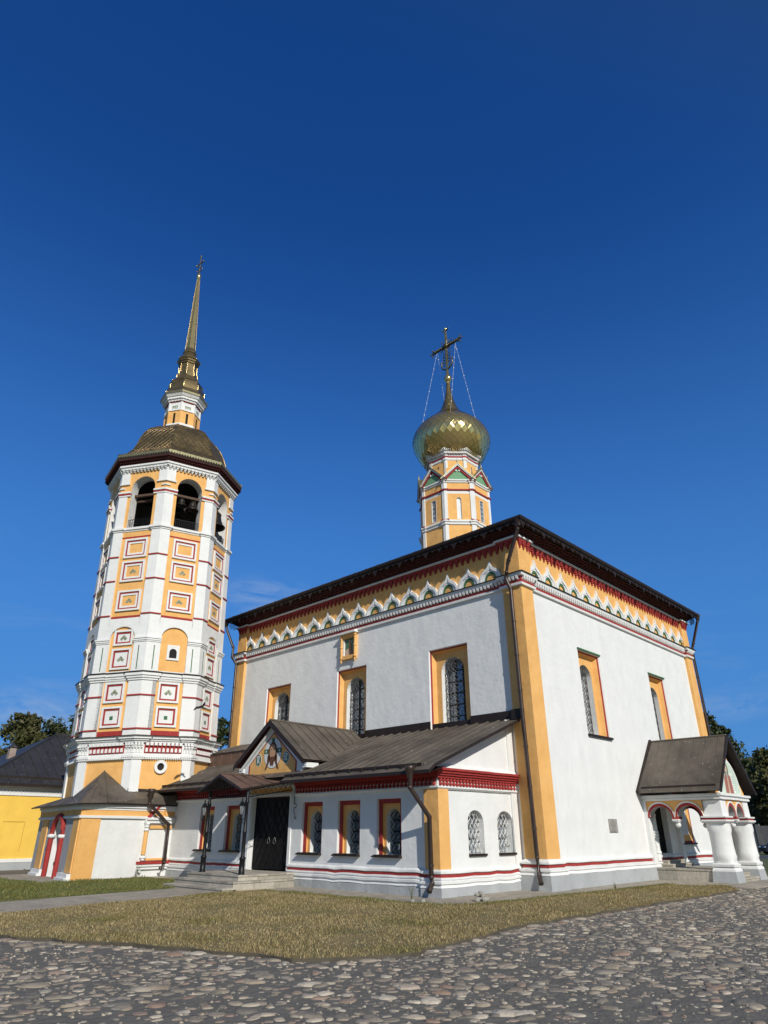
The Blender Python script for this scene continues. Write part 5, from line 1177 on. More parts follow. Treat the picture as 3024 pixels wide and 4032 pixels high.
for k in range(8):
    for a_, z, hs in ((AL+.16, 24.15, .09), (AL+.08, 24.02, .07)): f = fT(k, a_); hh = a_*math.tan(R(22.5)); lace(m, f, -hh, hh, z, hs, 0, .09, 'white', (1, .6))
    f = fT(k, AL+.33); hh = (AL+.33)*math.tan(R(22.5)); lace(m, f, -hh, hh, 24.46, .06, 0, .08, 'olive', (1,))
m.obj('lantern_lace', lan)
m = MB(); ph = PHI+R(22.5)
m.lathe((0, 0, 0), [(1.33, 24.42), (1.22, 24.60), (1.10, 24.85), (1.10, 25.12), (1.06, 25.16), (1.06, 25.22), (1.0, 25.26), (.97, 25.5), (1.0, 25.53), (.92, 25.6), (.72, 25.85), (.64, 26.1), (.64, 26.18), (.58, 26.22), (.58, 26.45), (.52, 26.48), (.52, 27.1), (.58, 27.14), (.58, 27.2), (.64, 27.24), (.64, 27.3), (.70, 27.36), (.68, 27.42), (.46, 27.72), (.36, 27.95), (.40, 28.0), (.43, 28.08), (.38, 28.18), (.33, 28.28), (.31, 28.34)], 'golddark', 8, ph, False)
for k in range(8):
    a_ = ph+k*math.pi/4
    for r_, z0, z1 in ((.60, 26.2, 26.5), (.53, 26.5, 27.1), (1.1, 24.9, 25.15)): m.tube([(r_*math.cos(a_), r_*math.sin(a_), z0), (r_*math.cos(a_), r_*math.sin(a_), z1)], .022, 'gold', 5)
    for r_, z in ((1.28, 24.5), (.98, 25.5), (.66, 26.15), (.70, 27.36)): m.sphere((r_*math.cos(a_), r_*math.sin(a_), z), .035, 'gold', 6)
tier_ = m.obj('tiered_roof', tower)
m = MB(); m.lathe((0, 0, 0), [(.31, 28.3), (.30, 28.5), (.085, 34.05)], 'gold', 8, ph, False); m.lathe((0, 0, 0), [(.07, 34.0), (.12, 34.1), (.15, 34.2), (.15, 34.3), (.1, 34.42), (.05, 34.5)], 'gold', 12)
for k in range(8): a_ = ph+k*math.pi/4; m.tube([(.305*math.cos(a_), .305*math.sin(a_), 28.35), (.09*math.cos(a_), .09*math.sin(a_), 34.0)], .014, 'gold', 4)
spire_ = m.obj('spire', tower)
m = MB(); m.box(CF0 := Frame((0, 0, 0), (-.12, .993, 0), (-.993, -.12, 0)), -.03, .03, 34.45, 36.0, -.03, .03, 'gold'); m.box(CF0, -.32, .32, 35.35, 35.43, -.025, .025, 'golddark')
for u, v in ((.34, 35.39), (-.34, 35.39), (0, 36.03)): m.sphere(CF0.p(u, v), .065, 'golddark', 6)
m.tube([CF0.p(-.2, 35.0), CF0.p(.2, 34.85)], .03, 'golddark', 5)
for s in (1, -1): m.tube([CF0.p(s*.26*math.sin(t), 34.85-.2*math.cos(t)) for t in [i*1.8/6 for i in range(7)]], .025, 'golddark', 5)
m.obj('spire_cross', tower)
ZT_ = ([22.3, 22.5, 22.72, 23.38, 23.9, 24.16, 24.42, 25.26, 26.2, 27.1, 27.36, 28.08, 28.34, 34.0, 35], [21.9, 22.10, 22.36, 23.20, 23.80, 24.06, 24.32, 25.18, 26.05, 26.9, 27.25, 27.95, 28.2, 34.0, 35])
for o in (lan, tier_, spire_): settle(o, ZT_)
# the low gatehouse that wraps the tower's foot (its own axes; child transform undoes the tilt of the shaft)
inv = tower.matrix_basis.inverted()
def low(mb, name, parent=tower, world=True):
    o = mb.obj(name); o.parent = parent
    o.matrix_local = inv if parent is tower else o.matrix_local
    return o
bpy.context.view_layer.update(); inv = tower.matrix_world.inverted()
GA, GB, GC, GD = (-8.10, 14.76), (-4.0, 15.22), (-2.8, 21.5), (-7.20, 21.0)
def fseg(a, b): d = Vector((b[0]-a[0], b[1]-a[1], 0)); l_ = d.length; d /= l_; return Frame((*a, 0), d, (d.y, -d.x, 0)), l_
FF, lf = fseg(GA, GB); FW, lwid = fseg(GD, GA)
m = MB(); m.box(FF, 0, lf, -.05, 2.5, -.02, 0, 'white'); m.box(FF, 0, .80, -.05, 2.14, 0, .05, 'orange')
GS = lwid-3.75                                             # doorway in the west side, measured from the back
DU0, DU1 = lwid-3.55, lwid-1.95
m.arch(FW, 0, lwid, -.05, 2.5, DU0, DU1, -.05, 1.55, 0, .42, 'plinth', 'offwhite', rise=.62)
m.box(FW, DU0, DU1, -.05, 2.3, -.44, -.42, 'offwhite')
for u0, u1, mt in ((lwid-.75, lwid, 'orange'), (.8, 1.7, 'orange')): m.box(FW, u0, u1, .26, 2.14, 0, .05, mt)
for u0, u1 in ((lwid-1.35, lwid+.03), (.75, 2.2)): m.box(FW, u0, u1, -.05, .10, 0, .22, 'white'); m.box(FW, u0, u1-.02, .10, .24, 0, .14, 'white')
gh = low(m, 'gatehouse_wall')
m = MB(); GP = [GD, GA, GB]
m.sweep(GP, [(.0, 2.06, 'white'), (.09, 2.08, 'white'), (.09, 2.15, 'white'), (.03, 2.17, 'orange'), (.03, 2.36, 'orange'), (.05, 2.37, 'white'), (.05, 2.45, 'white'), (.11, 2.455, 'white'), (.11, 2.56, 'white'), (0, 2.58, 'white')], closed=False, jit=.004, seg=.5)
low(m, 'gatehouse_cornice')
m = MB(); c_ = (DU0+DU1)/2; r_ = (DU1-DU0)/2
m.tube([FW.p(DU0-.02, -.05, .06), FW.p(DU0-.02, 1.5, .06)]+[FW.p(c_-(r_+.02)*math.cos(math.pi*i/12), 1.55+.64*math.sin(math.pi*i/12), .06) for i in range(13)]+[FW.p(DU1+.02, 1.5, .06), FW.p(DU1+.02, -.05, .06)], .10, 'redpaint', 10)
for u in (DU0, DU1): m.sphere(FW.p(u, 1.45, .06), .17, 'white', 10, .55)
low(m, 'arch_surround')
def world_t(k, u, z, ap=AP): return tuple(tower.matrix_world @ Vector(fT(k, ap).p(u, z, .02)))
apx = world_t(-1, .06, 3.95); tl = world_t(-1, -1.2, 3.02); tcn = world_t(-1, 1.2, 3.12); tr = world_t(0, .9, 2.98)
E_ = [FW.p(-.2, 2.56, .42), FF.p(-.35, 2.57, .34), FF.p(.86, 2.62, .26), FF.p(lf+.02, 2.62, .16)]; tl2 = world_t(-2, -.9, 3.0)
m = MB()
for P in ([E_[0], E_[1], tl, tl2], [E_[1], apx, tl], [E_[1], E_[2], apx], [E_[2], tcn, apx], [E_[2], E_[3], tr, tcn]): m.face(P, 'roof')
for a, b in zip(E_, E_[1:]): m.quad(a, b, (b[0], b[1], b[2]-.05), (a[0], a[1], a[2]-.05), 'trimdark')
def lerp3(a, b, t): return tuple(a[i]+(b[i]-a[i])*t for i in range(3))
up = lambda q: (q[0], q[1], q[2]+.015)
for k in range(1, 12): m.tube([up(lerp3(E_[1], E_[0], k/12)), up(lerp3(tl, tl2, k/12))], .016, 'roof', 4)
for k in range(1, 6): m.tube([up(lerp3(E_[2], E_[3], k/6)), up(lerp3(tcn, tr, k/6))], .016, 'roof', 4)
for k in range(1, 4): m.tube([up(lerp3(E_[1], tl, k/4)), up(lerp3(E_[1], apx, k/4))], .012, 'roof', 4)
for k in range(1, 3): q_ = lerp3(E_[1], E_[2], k/3); m.tube([up(q_), up(lerp3(q_, lerp3(apx, E_[1], .0), .45))], .012, 'roof', 4)
m.tube([apx, E_[2]], .025, 'roof', 4); m.tube([apx, E_[1]], .02, 'roof', 4); m.quad(tcn, tr, (tr[0], tr[1], tr[2]+.12), (tcn[0], tcn[1], tcn[2]+.12), 'trimdark')
low(m, 'gatehouse_roof')
# carved blind window beside the annex corner
m = MB(); u0, u1 = lf-1.38, lf-.10; f = FF
m.box(f, u0+.30, u1, .62, 1.70, .0, .03, 'white'); m.box(f, u0+.22, u1, .585, .66, .03, .05, 'orange')
m.tube([f.p(u0+.10, .80, .08), f.p(u0+.10, 1.62, .08)], .085, 'orange', 10)
for z, e in ((.70, .13), (.62, .09), (1.68, .11), (1.80, .10), (1.90, .12)): m.sphere(f.p(u0+.10, z, .08), e, 'white', 10, .6)
m.box(f, u0-.02, u1+.05, 1.92, 2.04, 0, .16, 'white'); m.box(f, u0+.0, u1+.05, 2.04, 2.12, 0, .22, 'white'); m.box(f, u0+.25, u1, 1.72, 1.84, .0, .09, 'orange'); m.box(f, u0+.25, u1, 1.84, 1.90, .0, .05, 'white')
m.box(f, u0-.12, u1+.1, .46, .56, 0, .17, 'redpaint'); m.box(f, u0-.10, u1+.1, .38, .46, 0, .14, 'white'); m.box(f, u0-.06, u1+.1, .28, .38, 0, .09, 'white'); m.sphere(f.p(u0+.05, .2, .05), .07, 'white', 8)
pk = (u0+u1)/2+.15
stroke(m, f, [(u0+.10, 2.12), (pk-.05, 2.72)], .10, .0, .12, 'redpaint'); stroke(m, f, [(u0+.28, 2.12), (pk, 2.62)], .10, .0, .05, 'white')
stroke(m, f, [(u0+.42, 2.16), (u0+.58, 2.38), (u0+.70, 2.18), (u0+.86, 2.40), (u0+1.0, 2.2)], .10, .03, .07, 'orange'); stroke(m, f, [(u0+.75, 2.66), (u0+.92, 2.5), (u0+1.05, 2.7), (u0+1.3, 2.5)], .08, .03, .07, 'redpaint')
low(m, 'carved_window')

# ------------------------------------------------------------------ bells (hang from the beams, things of their own)
def bell(loc, s, label):
    t = thing('bell', label, 'bell', loc, 'bells hanging in the tower openings')
    b = MB(); b.lathe((0, 0, 0), [(.02, 0), (.20*s, -.02*s), (.28*s, -.10*s), (.32*s, -.30*s), (.38*s, -.55*s), (.48*s, -.74*s), (.58*s, -.84*s), (.56*s, -.86*s), (.44*s, -.74*s)], 'bronze', 20)
    for z, r in ((-.14, .295), (-.58, .40), (-.80, .56)): b.tube([(r*s*math.cos(i*6.2832/20), r*s*math.sin(i*6.2832/20), z*s) for i in range(21)], .016*s, 'bronze', 4)
    b.obj('bell_body', t); c = MB()
    for a_ in range(4): c.tube([(0, 0, .0), (.09*s*math.cos(a_*1.57), .09*s*math.sin(a_*1.57), .10*s), (0, 0, .22*s)], .03*s, 'bronze', 5)
    c.obj('crown', t); k = MB(); k.tube([(0, 0, -.2*s), (.03*s, 0, -.85*s)], .025*s, 'iron', 6); k.sphere((.03*s, 0, -.9*s), .08*s, 'iron', 8); k.obj('clapper', t)
    return t
def wt(k, u, z, d): return tuple(tower.matrix_world @ Vector(fT(k).p(u, z, d)))
bell(wt(0, -.24, 16.86, -.43), .50, 'small dark bell on the left under the beam of the right-hand front opening')
bell(wt(0, .33, 16.80, -.43), .58, 'small dark bell on the right under the beam of the right-hand front opening')
bell(wt(0, .12, 16.72, -.95), .60, 'shaded bell hanging deeper inside behind the pair of small bells')
bell(wt(1, -.12, 16.78, -.35), 1.0, 'largest dark bell hanging in the narrow opening on the right side of the tower')

# ================================================================== steps, canopy and lanterns at the door
st = thing('entrance_steps', 'pale stone block steps and landing before the black church door', 'steps', (-5.3, 8.3, 0))
st.location = (0, 0, 0)
def step_tier(name, x0, x1, y0, y1, z0, z1): q = MB(); stepblock(q, x0, x1, y0, y1, z0, z1); return q.obj(name, st)
step_tier('landing', -6.25, -4.06, 7.02, 9.95, -.03, .41); step_tier('middle_step', -6.62, -4.3, 6.72, 10.1, -.03, .255); step_tier('bottom_step', -6.98, -6.5, 6.72, 10.1, -.03, .10)
cn = thing('entrance_canopy', 'copper brown metal canopy on two black posts over the church door', 'canopy')
m = MB(); fx, bx = -6.38, -4.10; yl, yrr, yc = 9.72, 7.08, 8.42
zf, zb, zp2 = 2.86, 3.24, 3.37
bl, br = 10.0, 7.30
def tri(*P): m.face(list(P), 'copper')
Rf = (fx, yc, zp2); Rb = (bx, 8.55, zp2+.03); Lf, Rr = (fx, yl, zf), (fx, yrr, zf); Lb, Rbk = (bx, bl, zb), (bx, br, zb)
tri(Lf, Rf, Rb, Lb); tri(Rr, Rf, Rb, Rbk)
for a_, b_ in ((Lf, Rf), (Rr, Rf)): m.quad(a_, b_, (b_[0]-.02, b_[1], b_[2]-.10), (a_[0]-.02, a_[1], a_[2]-.07), 'trimdark')
for a_, b_ in ((Lf, Lb), (Rr, Rbk)): m.quad(a_, b_, (b_[0], b_[1], b_[2]-.06), (a_[0], a_[1], a_[2]-.06), 'trimdark')
for k in range(1, 5):
    t = k/5
    for A, B in ((Lf, Lb), (Rr, Rbk)): m.tube([up(lerp3(Rf, Rb, t)), up(lerp3(A, B, t))], .018, 'copper', 4)
m.tube([up(Rf), up(Rb)], .022, 'copper', 4)
for P in ((Lf, Rf, Rb, Lb), (Rr, Rf, Rb, Rbk)): m.face([(x, y, z-.05) for x, y, z in P], 'trimdark')
m.obj('canopy_roof', cn)
posts = [(-6.03, 9.42), (-6.03, 7.20)]
for x, y in posts:
    q = MB(); q.lathe((x, y, .41), [(.11, 0), (.11, .02), (.092, .03), (.088, .42), (.10, .43), (.10, .47), (.072, .49), (.062, .52), (.058, 1.15), (.07, 1.17), (.07, 1.21), (.056, 1.23), (.052, 2.02), (.07, 2.04), (.07, 2.10), (.05, 2.12), (.05, 2.46)], 'iron', 14); q.obj('post', cn)
q = MB()
for y in (7.20, 9.42):
    A, B = (-6.03, y, 2.62), (bx, br+.02 if y < 8 else bl-.1, 2.92)
    q.tube([A, B], .016, 'iron', 4); q.tube([(A[0], A[1], A[2]+.22), (B[0], B[1], B[2]+.26)], .016, 'iron', 4)
    N = 9
    for k in range(N):
        a_, b_ = lerp3(A, B, k/N), lerp3(A, B, (k+1)/N); q.tube([a_, (b_[0], b_[1], b_[2]+.23)], .009, 'iron', 4); q.tube([(a_[0], a_[1], a_[2]+.23), b_], .009, 'iron', 4)
for s in range(14):
    y0 = 7.2+2.22*s/14; y1 = 7.2+2.22*(s+1)/14; t_ = lambda y: 2.66+.62*(1-abs(y-yc)/1.3)
    q.tube([(-6.05, y0, 2.64), (-6.05, y1, max(2.7, t_(y1)))], .009, 'iron', 4); q.tube([(-6.05, y1, 2.64), (-6.05, y0, max(2.7, t_(y0)))], .009, 'iron', 4)
q.tube([(-6.05, 7.2, 2.64), (-6.05, 9.42, 2.64)], .018, 'iron', 4); q.tube([(-6.05, 7.15, 2.80), (-6.05, yc, 3.28), (-6.05, 9.6, 2.80)], .018, 'iron', 4)
for s, y in ((-1, 7.2), (1, 9.42)):                         # curled brackets at post heads and on the wall
    q.tube([(-6.03, y-s*(.02+.10*math.sin(t*1.0)), 2.30+.26*(t/3.1)) for t in [i*.31 for i in range(11)]], .012, 'iron', 4)
q.tube([(-4.02, 7.28, 3.0), (-4.02, 7.28, 2.50)], .014, 'iron', 4)
q.tube([(-4.06, 7.18+.07*math.cos(t), 2.42+.07*math.sin(t)) for t in [R(20+k*36) for k in range(9)]]+[(-4.06, 7.24, 2.26), (-4.06, 7.17, 2.10)]+[(-4.06, 7.14+.045*math.cos(t), 2.05+.045*math.sin(t)) for t in [R(60-k*40) for k in range(8)]], .012, 'iron', 4)
q.obj('iron_lattice', cn)
def lantern(x, y, label):
    t = thing('lantern', label, 'lantern', (x, y, 1.98), 'lanterns on the canopy posts'); dy = .27
    q = MB(); q.tube([(0, .05, 0), (0, dy+.14, 0)], .014, 'iron', 6); q.tube([(0, .1+.07*math.cos(a), -.07+.07*math.sin(a)) for a in [R(90-k*34) for k in range(10)]], .010, 'iron', 5); q.obj('bracket', t)
    g = MB(); g.lathe((0, dy, 0), [(.035, .14), (.088, .40)], 'lampglass', 6, 0, False); g.obj('lamp_glass', t)
    q = MB(); q.lathe((0, dy, 0), [(.02, 0), (.035, .02), (.02, .05), (.045, .10), (.05, .13), (.036, .14)], 'iron', 8); q.lathe((0, dy, 0), [(.115, .395), (.105, .42), (.05, .51), (.022, .53), (.02, .56), (.03, .575), (.008, .62)], 'iron', 6, 0, False); q.lathe((0, dy, 0), [(.115, .395), (.01, .395)], 'iron', 6, 0, False)
    for k in range(6): a = k*math.pi/3; q.tube([(.037*math.cos(a), dy+.037*math.sin(a), .14), (.092*math.cos(a), dy+.092*math.sin(a), .40)], .006, 'iron', 4)
    q.obj('lamp_cage', t); b = MB(); b.sphere((0, dy, .26), .028, 'bead', 8, 1.5); b.obj('bulb', t)
lantern(-6.03, 9.42, 'black iron lantern on the left canopy post by the steps')
lantern(-6.03, 7.20, 'black iron lantern on the right canopy post beside the door')

# ================================================================== neighbours
yh = thing('yellow_house', 'yellow house with black hipped roof and white cornice behind the bell tower', 'house')
YF_ = Frame((0, 25.1, 0), (1, 0, 0), (0, -1, 0))
m = MB(); m.wall(YF_, -8.7, 1.6, -.1, 3.7, [(-7.35, -6.35, .75, 2.05)], 'yellow'); m.box(YF_, -7.35, -6.35, .75, 2.05, -.06, -.03, 'yellow')
for a_, b_ in (((-8.7, 25.1), (-8.7, 36)), ((1.6, 25.1), (1.6, 36))): m.quad((*a_, -.1), (*b_, -.1), (*b_, 3.7), (*a_, 3.7), 'yellow')
m.obj('house_wall', yh)
m = MB(); m.sweep([(-8.7, 36), (-8.7, 25.1), (1.6, 25.1), (1.6, 36)], [(0, 3.20, 'white'), (.05, 3.21, 'white'), (.05, 3.44, 'white'), (.12, 3.47, 'white'), (.14, 3.60, 'white'), (.28, 3.62, 'white'), (.28, 3.70, 'white'), (0, 3.72, 'white')], closed=False)
for i in range(60): u = -8.6+10.1*i/60; m.poly(YF_, [(u, 3.44), (u+.12, 3.44), (u+.06, 3.34)], .05, .09, 'white', back=False)
m.obj('house_cornice', yh)
m = MB(); m.sweep([(-8.7, 36), (-8.7, 25.1), (1.6, 25.1), (1.6, 36)], [(.05, -.1, 'plinth'), (.05, .30, 'plinth'), (.07, .31, 'white'), (.07, .44, 'white'), (0, .46, 'white')], closed=False); m.obj('house_plinth', yh)
m = MB(); e = .38; x0, x1, y0, y1, z0 = -8.7-e, 1.6+e, 25.1-e, 36, 3.74; zk = 6.72; d = 5.0
E4 = [(x0, y0, z0), (x1, y0, z0), (x1, y1, z0), (x0, y1, z0)]; K = [(x0+d, y0+d, zk), (x1-d, y0+d, zk)]
m.face([E4[0], E4[1], K[1], K[0]], 'darkroof'); m.face([E4[1], E4[2], K[1]], 'darkroof'); m.face([E4[3], E4[0], K[0]], 'darkroof'); m.face([E4[2], E4[3], K[0], K[1]], 'darkroof')
for k in range(1, 22):
    x = x0+(x1-x0)*k/22; t = min(1, (x-x0)/d, (x1-x)/d); m.tube([(x, y0, z0+.02), (x, y0+d*t, z0+(zk-z0)*t+.02)], .018, 'darkroof', 4)
m.tube([E4[0], K[0]], .06, 'darkroof', 5); m.tube([E4[1], K[1]], .06, 'darkroof', 5); m.tube([K[0], K[1]], .06, 'darkroof', 5)
m.wbox(x0, x1, y0-.02, y0+.03, z0-.14, z0, 'trimdark'); m.wbox(x0+.1, x1, y0+.45, y0+.5, z0+.24, z0+.36, 'trimdark')
for k in range(14): x = K[0][0]+.07*k; m.tube([(x, K[0][1], zk), (x+.07, K[0][1], zk+.14), (x+.14, K[0][1], zk)], .018, 'darkroof', 4)
rf_ = m.obj('house_roof', yh)
m = MB(); m.wbox(-6.75, -6.43, 28.4, 28.72, 4.9, 5.72, 'chimneybrick'); m.lathe((-6.59, 28.56, 5.72), [(.30, 0), (.30, .03), (.02, .24)], 'darkroof', 4, R(45), False); m.obj('chimney', rf_)
gh2 = thing('grey_house', 'dark roofed outbuilding half hidden at the far left beyond the yellow house', 'house')
m = MB(); m.wbox(-20, -9.6, 33, 40, -.1, 3.6, 'offwhite'); m.obj('house_wall', gh2); m = MB()
m.face([(-20.3, 32.6, 3.6), (-9.2, 32.6, 3.6), (-9.2, 36.5, 5.75), (-20.3, 36.5, 5.75)], 'darkroof'); m.face([(-20.3, 40.4, 3.6), (-9.2, 40.4, 3.6), (-9.2, 36.5, 5.75), (-20.3, 36.5, 5.75)], 'darkroof'); m.face([(-9.25, 33, 3.6), (-9.25, 40, 3.6), (-9.25, 36.5, 5.7)], 'offwhite'); m.obj('house_roof', gh2)
wl = thing('yard_wall', 'long dark grey wall under the trees beyond the road', 'wall')
m = MB(); gz_ = float(gz(92, 0)); m.wbox(94, 94.4, -30, 80, gz_-.2, gz_+3.4, 'concrete')
for k in range(28): m.wbox(93.9, 94.5, -30+4*k, -29.5+4*k, gz_-.2, gz_+3.6, 'concrete')
m.obj('wall_panel', wl)

# ------------------------------------------------------------------ trees
def tree(x, y, h, w, label, m_='leafdark', n=5200, seed=1, lo=.22, leaf=.26):
    rg = np.random.default_rng(seed); rd = random.Random(seed); z0 = float(gz(x, y))
    t = thing('tree', label, 'tree', (x, y, z0), 'trees beyond the churchyard')
    tr = MB(); tr.tube([(0, 0, -.1), (.1, .05, h*.3), (-.05, .1, h*.6), (.05, 0, h*.9)], [.035*h*.7, .028*h*.7, .018*h*.7, .02], 'bark', 8)
    C = []; K = 26
    for i in range(K):
        zz = h*(lo+(1-lo)*((i+.5)/K)); env = math.sin(math.pi*min(1, max(.06, ((zz/h-lo)/(1-lo))*.86+.12)))**.75
        a = i*2.4+rd.uniform(-.5, .5); rr = w*env*rd.uniform(.35, .82); c = Vector((rr*math.cos(a), rr*math.sin(a), zz-rd.uniform(0, .05)*h))
        C.append((c, w*rd.uniform(.20, .40))); tr.tube([(0, 0, max(h*.15, zz-rr*.6)), tuple(c*.6+Vector((0, 0, zz*.4-.1))), tuple(c)], [.10, .06, .02], 'bark', 5)
    for i in range(7): a = rd.uniform(0, 6.28); C.append((Vector((w*.25*math.cos(a), w*.25*math.sin(a), h*rd.uniform(.86, .99))), w*rd.uniform(.08, .17)))
    tr.obj('trunk', t)
    P = []; wts = np.array([r**2 for _, r in C]); wts = wts/wts.sum(); cnt = rg.multinomial(n, wts)
    for (c, r), k in zip(C, cnt):
        d = rg.normal(size=(k, 3)); d /= np.linalg.norm(d, axis=1)[:, None]; q = r*rg.random((k, 1))**.42*(1+rg.normal(0, .12, (k, 1))); P.append(np.array(c)+d*q*np.array([1, 1, .8]))
    P = np.concatenate(P); n = len(P); u = rg.normal(size=(n, 3)); u /= np.linalg.norm(u, axis=1)[:, None]; v = np.cross(u, rg.normal(size=(n, 3))); v /= np.linalg.norm(v, axis=1)[:, None]
    s = leaf*rg.uniform(.5, 1.2, (n, 1)); A = P-u*s; B = P+v*s*.42; Cc = P+u*s; D = P-v*s*.42
    V = np.stack([A, B, Cc, D], 1).reshape(-1, 3); F = np.arange(n*4).reshape(-1, 4); npobj('crown', V, F, m_, t)
    return t
tree(3.6, 58.5, 11.9, 3.7, 'tallest dark tree behind the yellow house chimney', 'leafolive', 9000, 11, .10)
tree(7.4, 60.6, 11.6, 3.2, 'round dark tree showing above the slope of the yellow house roof', 'leafdark', 6000, 12, .1)
tree(10.2, 61.5, 12.4, 2.8, 'tree peeping up close beside the left edge of the bell tower', 'leafdark', 5000, 13, .1)
tree(.4, 62.5, 11.4, 3.8, 'dark tree cut off by the left edge of the picture', 'leafdark', 7000, 14, .1)
tree(-1.4, 56.0, 8.4, 3.4, 'low olive bushy tree above the far left dark roof', 'leafolive', 6000, 15, .08)
tree(23.2, 54.5, 13.0, 3.0, 'tree standing in the gap between bell tower and church', 'leafdark', 6500, 16, .12)
def far_tree(x, y, h, w, label, m_, n, seed, lo, leaf):      # the row beyond the yard wall, a hundred metres off
    k = 1.75; tree(-19.65+(x+19.65)*k, -12.12+(y+12.12)*k, h*k-1.2+1.0, w*k, label, m_, n, seed, lo, leaf*k)
far_tree(57.2, 13.9, 12.7, 4.2, 'tall dark tree rising just right of the church behind the porch roof', 'leafdark', 11000, 17, .2, .28)
far_tree(51.5, 6.9, 8.3, 3.6, 'olive green bushy tree behind the porch columns on the right', 'leafolive', 9000, 18, .08, .26)
far_tree(68.5, 8.1, 13.0, 3.2, 'dark tree cut off by the right edge of the picture', 'leafdark', 8000, 19, .15, .28)
far_tree(60.0, 11.0, 8.2, 3.6, 'shaded middle tree between the tall tree and the olive one', 'leafdark', 8000, 20, .06, .28)
far_tree(63.0, 20.0, 8.5, 4.4, 'low dark tree mostly hidden behind the corner of the church', 'leafdark', 7000, 21, .08, .28)

# ------------------------------------------------------------------ parked car
def car(x, y, rz, label):
    z0 = float(gz(x, y)); t = thing('parked_car', label, 'car', (x, y, z0)); t.rotation_euler = (0, 0, rz)
    S = Frame((0, 0, 0), (1, 0, 0), (0, -1, 0)); m = MB()
    side = [(-2.3, .35), (-2.32, .75), (-2.2, .98), (-1.2, 1.10), (-.55, 1.60), (.3, 1.68), (1.6, 1.64), (2.15, 1.15), (2.25, .9), (2.25, .38)]
    def shell(pts, w): 
        V = []
        for u, v in pts: k = w*(1-.16*max(0, v-1.0)/.68); V += [(u, -k, v), (u, k, v)]
        n = len(pts); m.add(V, [(2*i, 2*((i+1) % n), 2*((i+1) % n)+1, 2*i+1) for i in range(n)], 'carpaint'); m.add(V, [tuple(2*i for i in range(n)), tuple(2*i+1 for i in range(n))], 'carpaint')
    shell(side, .92); m.obj('body', t)
    for sg in (1, -1):
        g = MB(); K = lambda u, v: (u, sg*(.925-.15*max(0, v-1.0)/.68), v); g.face([K(-1.05, 1.14), K(-.5, 1.55), K(.25, 1.62), K(.25, 1.14)], 'glass'); g.face([K(.33, 1.14), K(.33, 1.62), K(1.5, 1.58), K(1.9, 1.16)], 'glass'); g.obj('side_window', t)
        d = MB(); d.box(Frame((0, 0, 0), (1, 0, 0), (0, sg, 0)), -.15, .0, .96, .99, .92, .945, 'rim'); d.box(Frame((0, 0, 0), (1, 0, 0), (0, sg, 0)), 1.0, 1.15, .96, .99, .92, .945, 'rim'); d.obj('door_handle', t)
        b = MB(); b.box(Frame((0, 0, 0), (1, 0, 0), (0, sg, 0)), -.98, -.78, 1.08, 1.22, .9, 1.08, 'carpaint'); b.obj('wing_mirror', t)
        for u in (-1.45, 1.4):
            w_ = MB(); f = Frame((u, sg*.80, .34), (1, 0, 0), (0, sg, 0)); c32 = lambda r: [(r*math.cos(2*math.pi*i/24), r*math.sin(2*math.pi*i/24)) for i in range(24)]
            w_.poly(f, c32(.34), -.12, .12, 'tyre'); wo = w_.obj('wheel', t); q = MB()
            for k in range(5): a = k*1.2566; stroke(q, f, [(0, 0), (.22*math.cos(a), .22*math.sin(a))], .07, .12, .135, 'rim')
            q.ring(f, c32(.25), c32(.21), .12, .135, 'rim', closed=True); q.obj('rim', wo)
        hl = MB(); hl.box(Frame((0, 0, 0), (0, sg, 0), (-1, 0, 0)), .45, .85, .78, .92, 2.24, 2.325, 'headlight'); hl.obj('headlight', t)
    g = MB(); g.face([(-1.16, -.83, 1.12), (-1.16, .83, 1.12), (-.58, .74, 1.56), (-.58, -.74, 1.56)], 'glass'); g.obj('windscreen', t)
car(83.4, 16.9, R(-46), 'dark blue car parked beyond the road behind the porch columns')

# ------------------------------------------------------------------ flying jackdaw in front of the tower
bd = thing('bird', 'black bird flying with spread wings in front of the bell tower', 'bird', (-5.45, 11.72, 6.06))
XR = Vector((.695, -.719, 0)); UPV = Vector((0, 0, 1)); BF = lambda a, b, c=0: tuple(XR*a+UPV*b+Vector((-.7, -.7, 0))*c)
ax = [(-.14, -.055), (-.09, -.03), (0, .005), (.07, .035), (.11, .05), (.13, .052)]
m = MB(); m.tube([BF(*q) for q in ax], [.016, .036, .052, .040, .032, .008], 'feather', 8); m.tube([BF(.12, .05), BF(.155, .045)], [.010, .002], 'feather', 5); m.obj('body', bd)
def feathered(pts, name):
    w_ = MB(); A = [BF(*q) for q in pts]; w_.face(A, 'feather'); w_.face([(x, y, z-.006) for x, y, z in A], 'feather'); n = len(A)
    for i in range(n): j = (i+1) % n; w_.quad(A[i], A[j], (A[j][0], A[j][1], A[j][2]-.006), (A[i][0], A[i][1], A[i][2]-.006), 'feather')
    w_.obj(name, bd)
feathered([(.05, .03, .02), (.10, .11, .08), (.17, .17, .12), (.21, .185, .13), (.20, .11, .11), (.175, .06, .08), (.13, .015, .04), (.03, -.02, .0)], 'wing')
feathered([(.02, .01, -.02), (-.06, -.05, .08), (-.13, -.10, .14), (-.20, -.165, .17), (-.225, -.14, .16), (-.20, -.06, .12), (-.14, .01, .08), (-.04, .03, .02)], 'wing')
feathered([(.08, -.0, -.03), (.20, -.025, -.05), (.215, -.055, -.05), (.19, -.085, -.04), (.06, -.03, -.02)], 'tail')

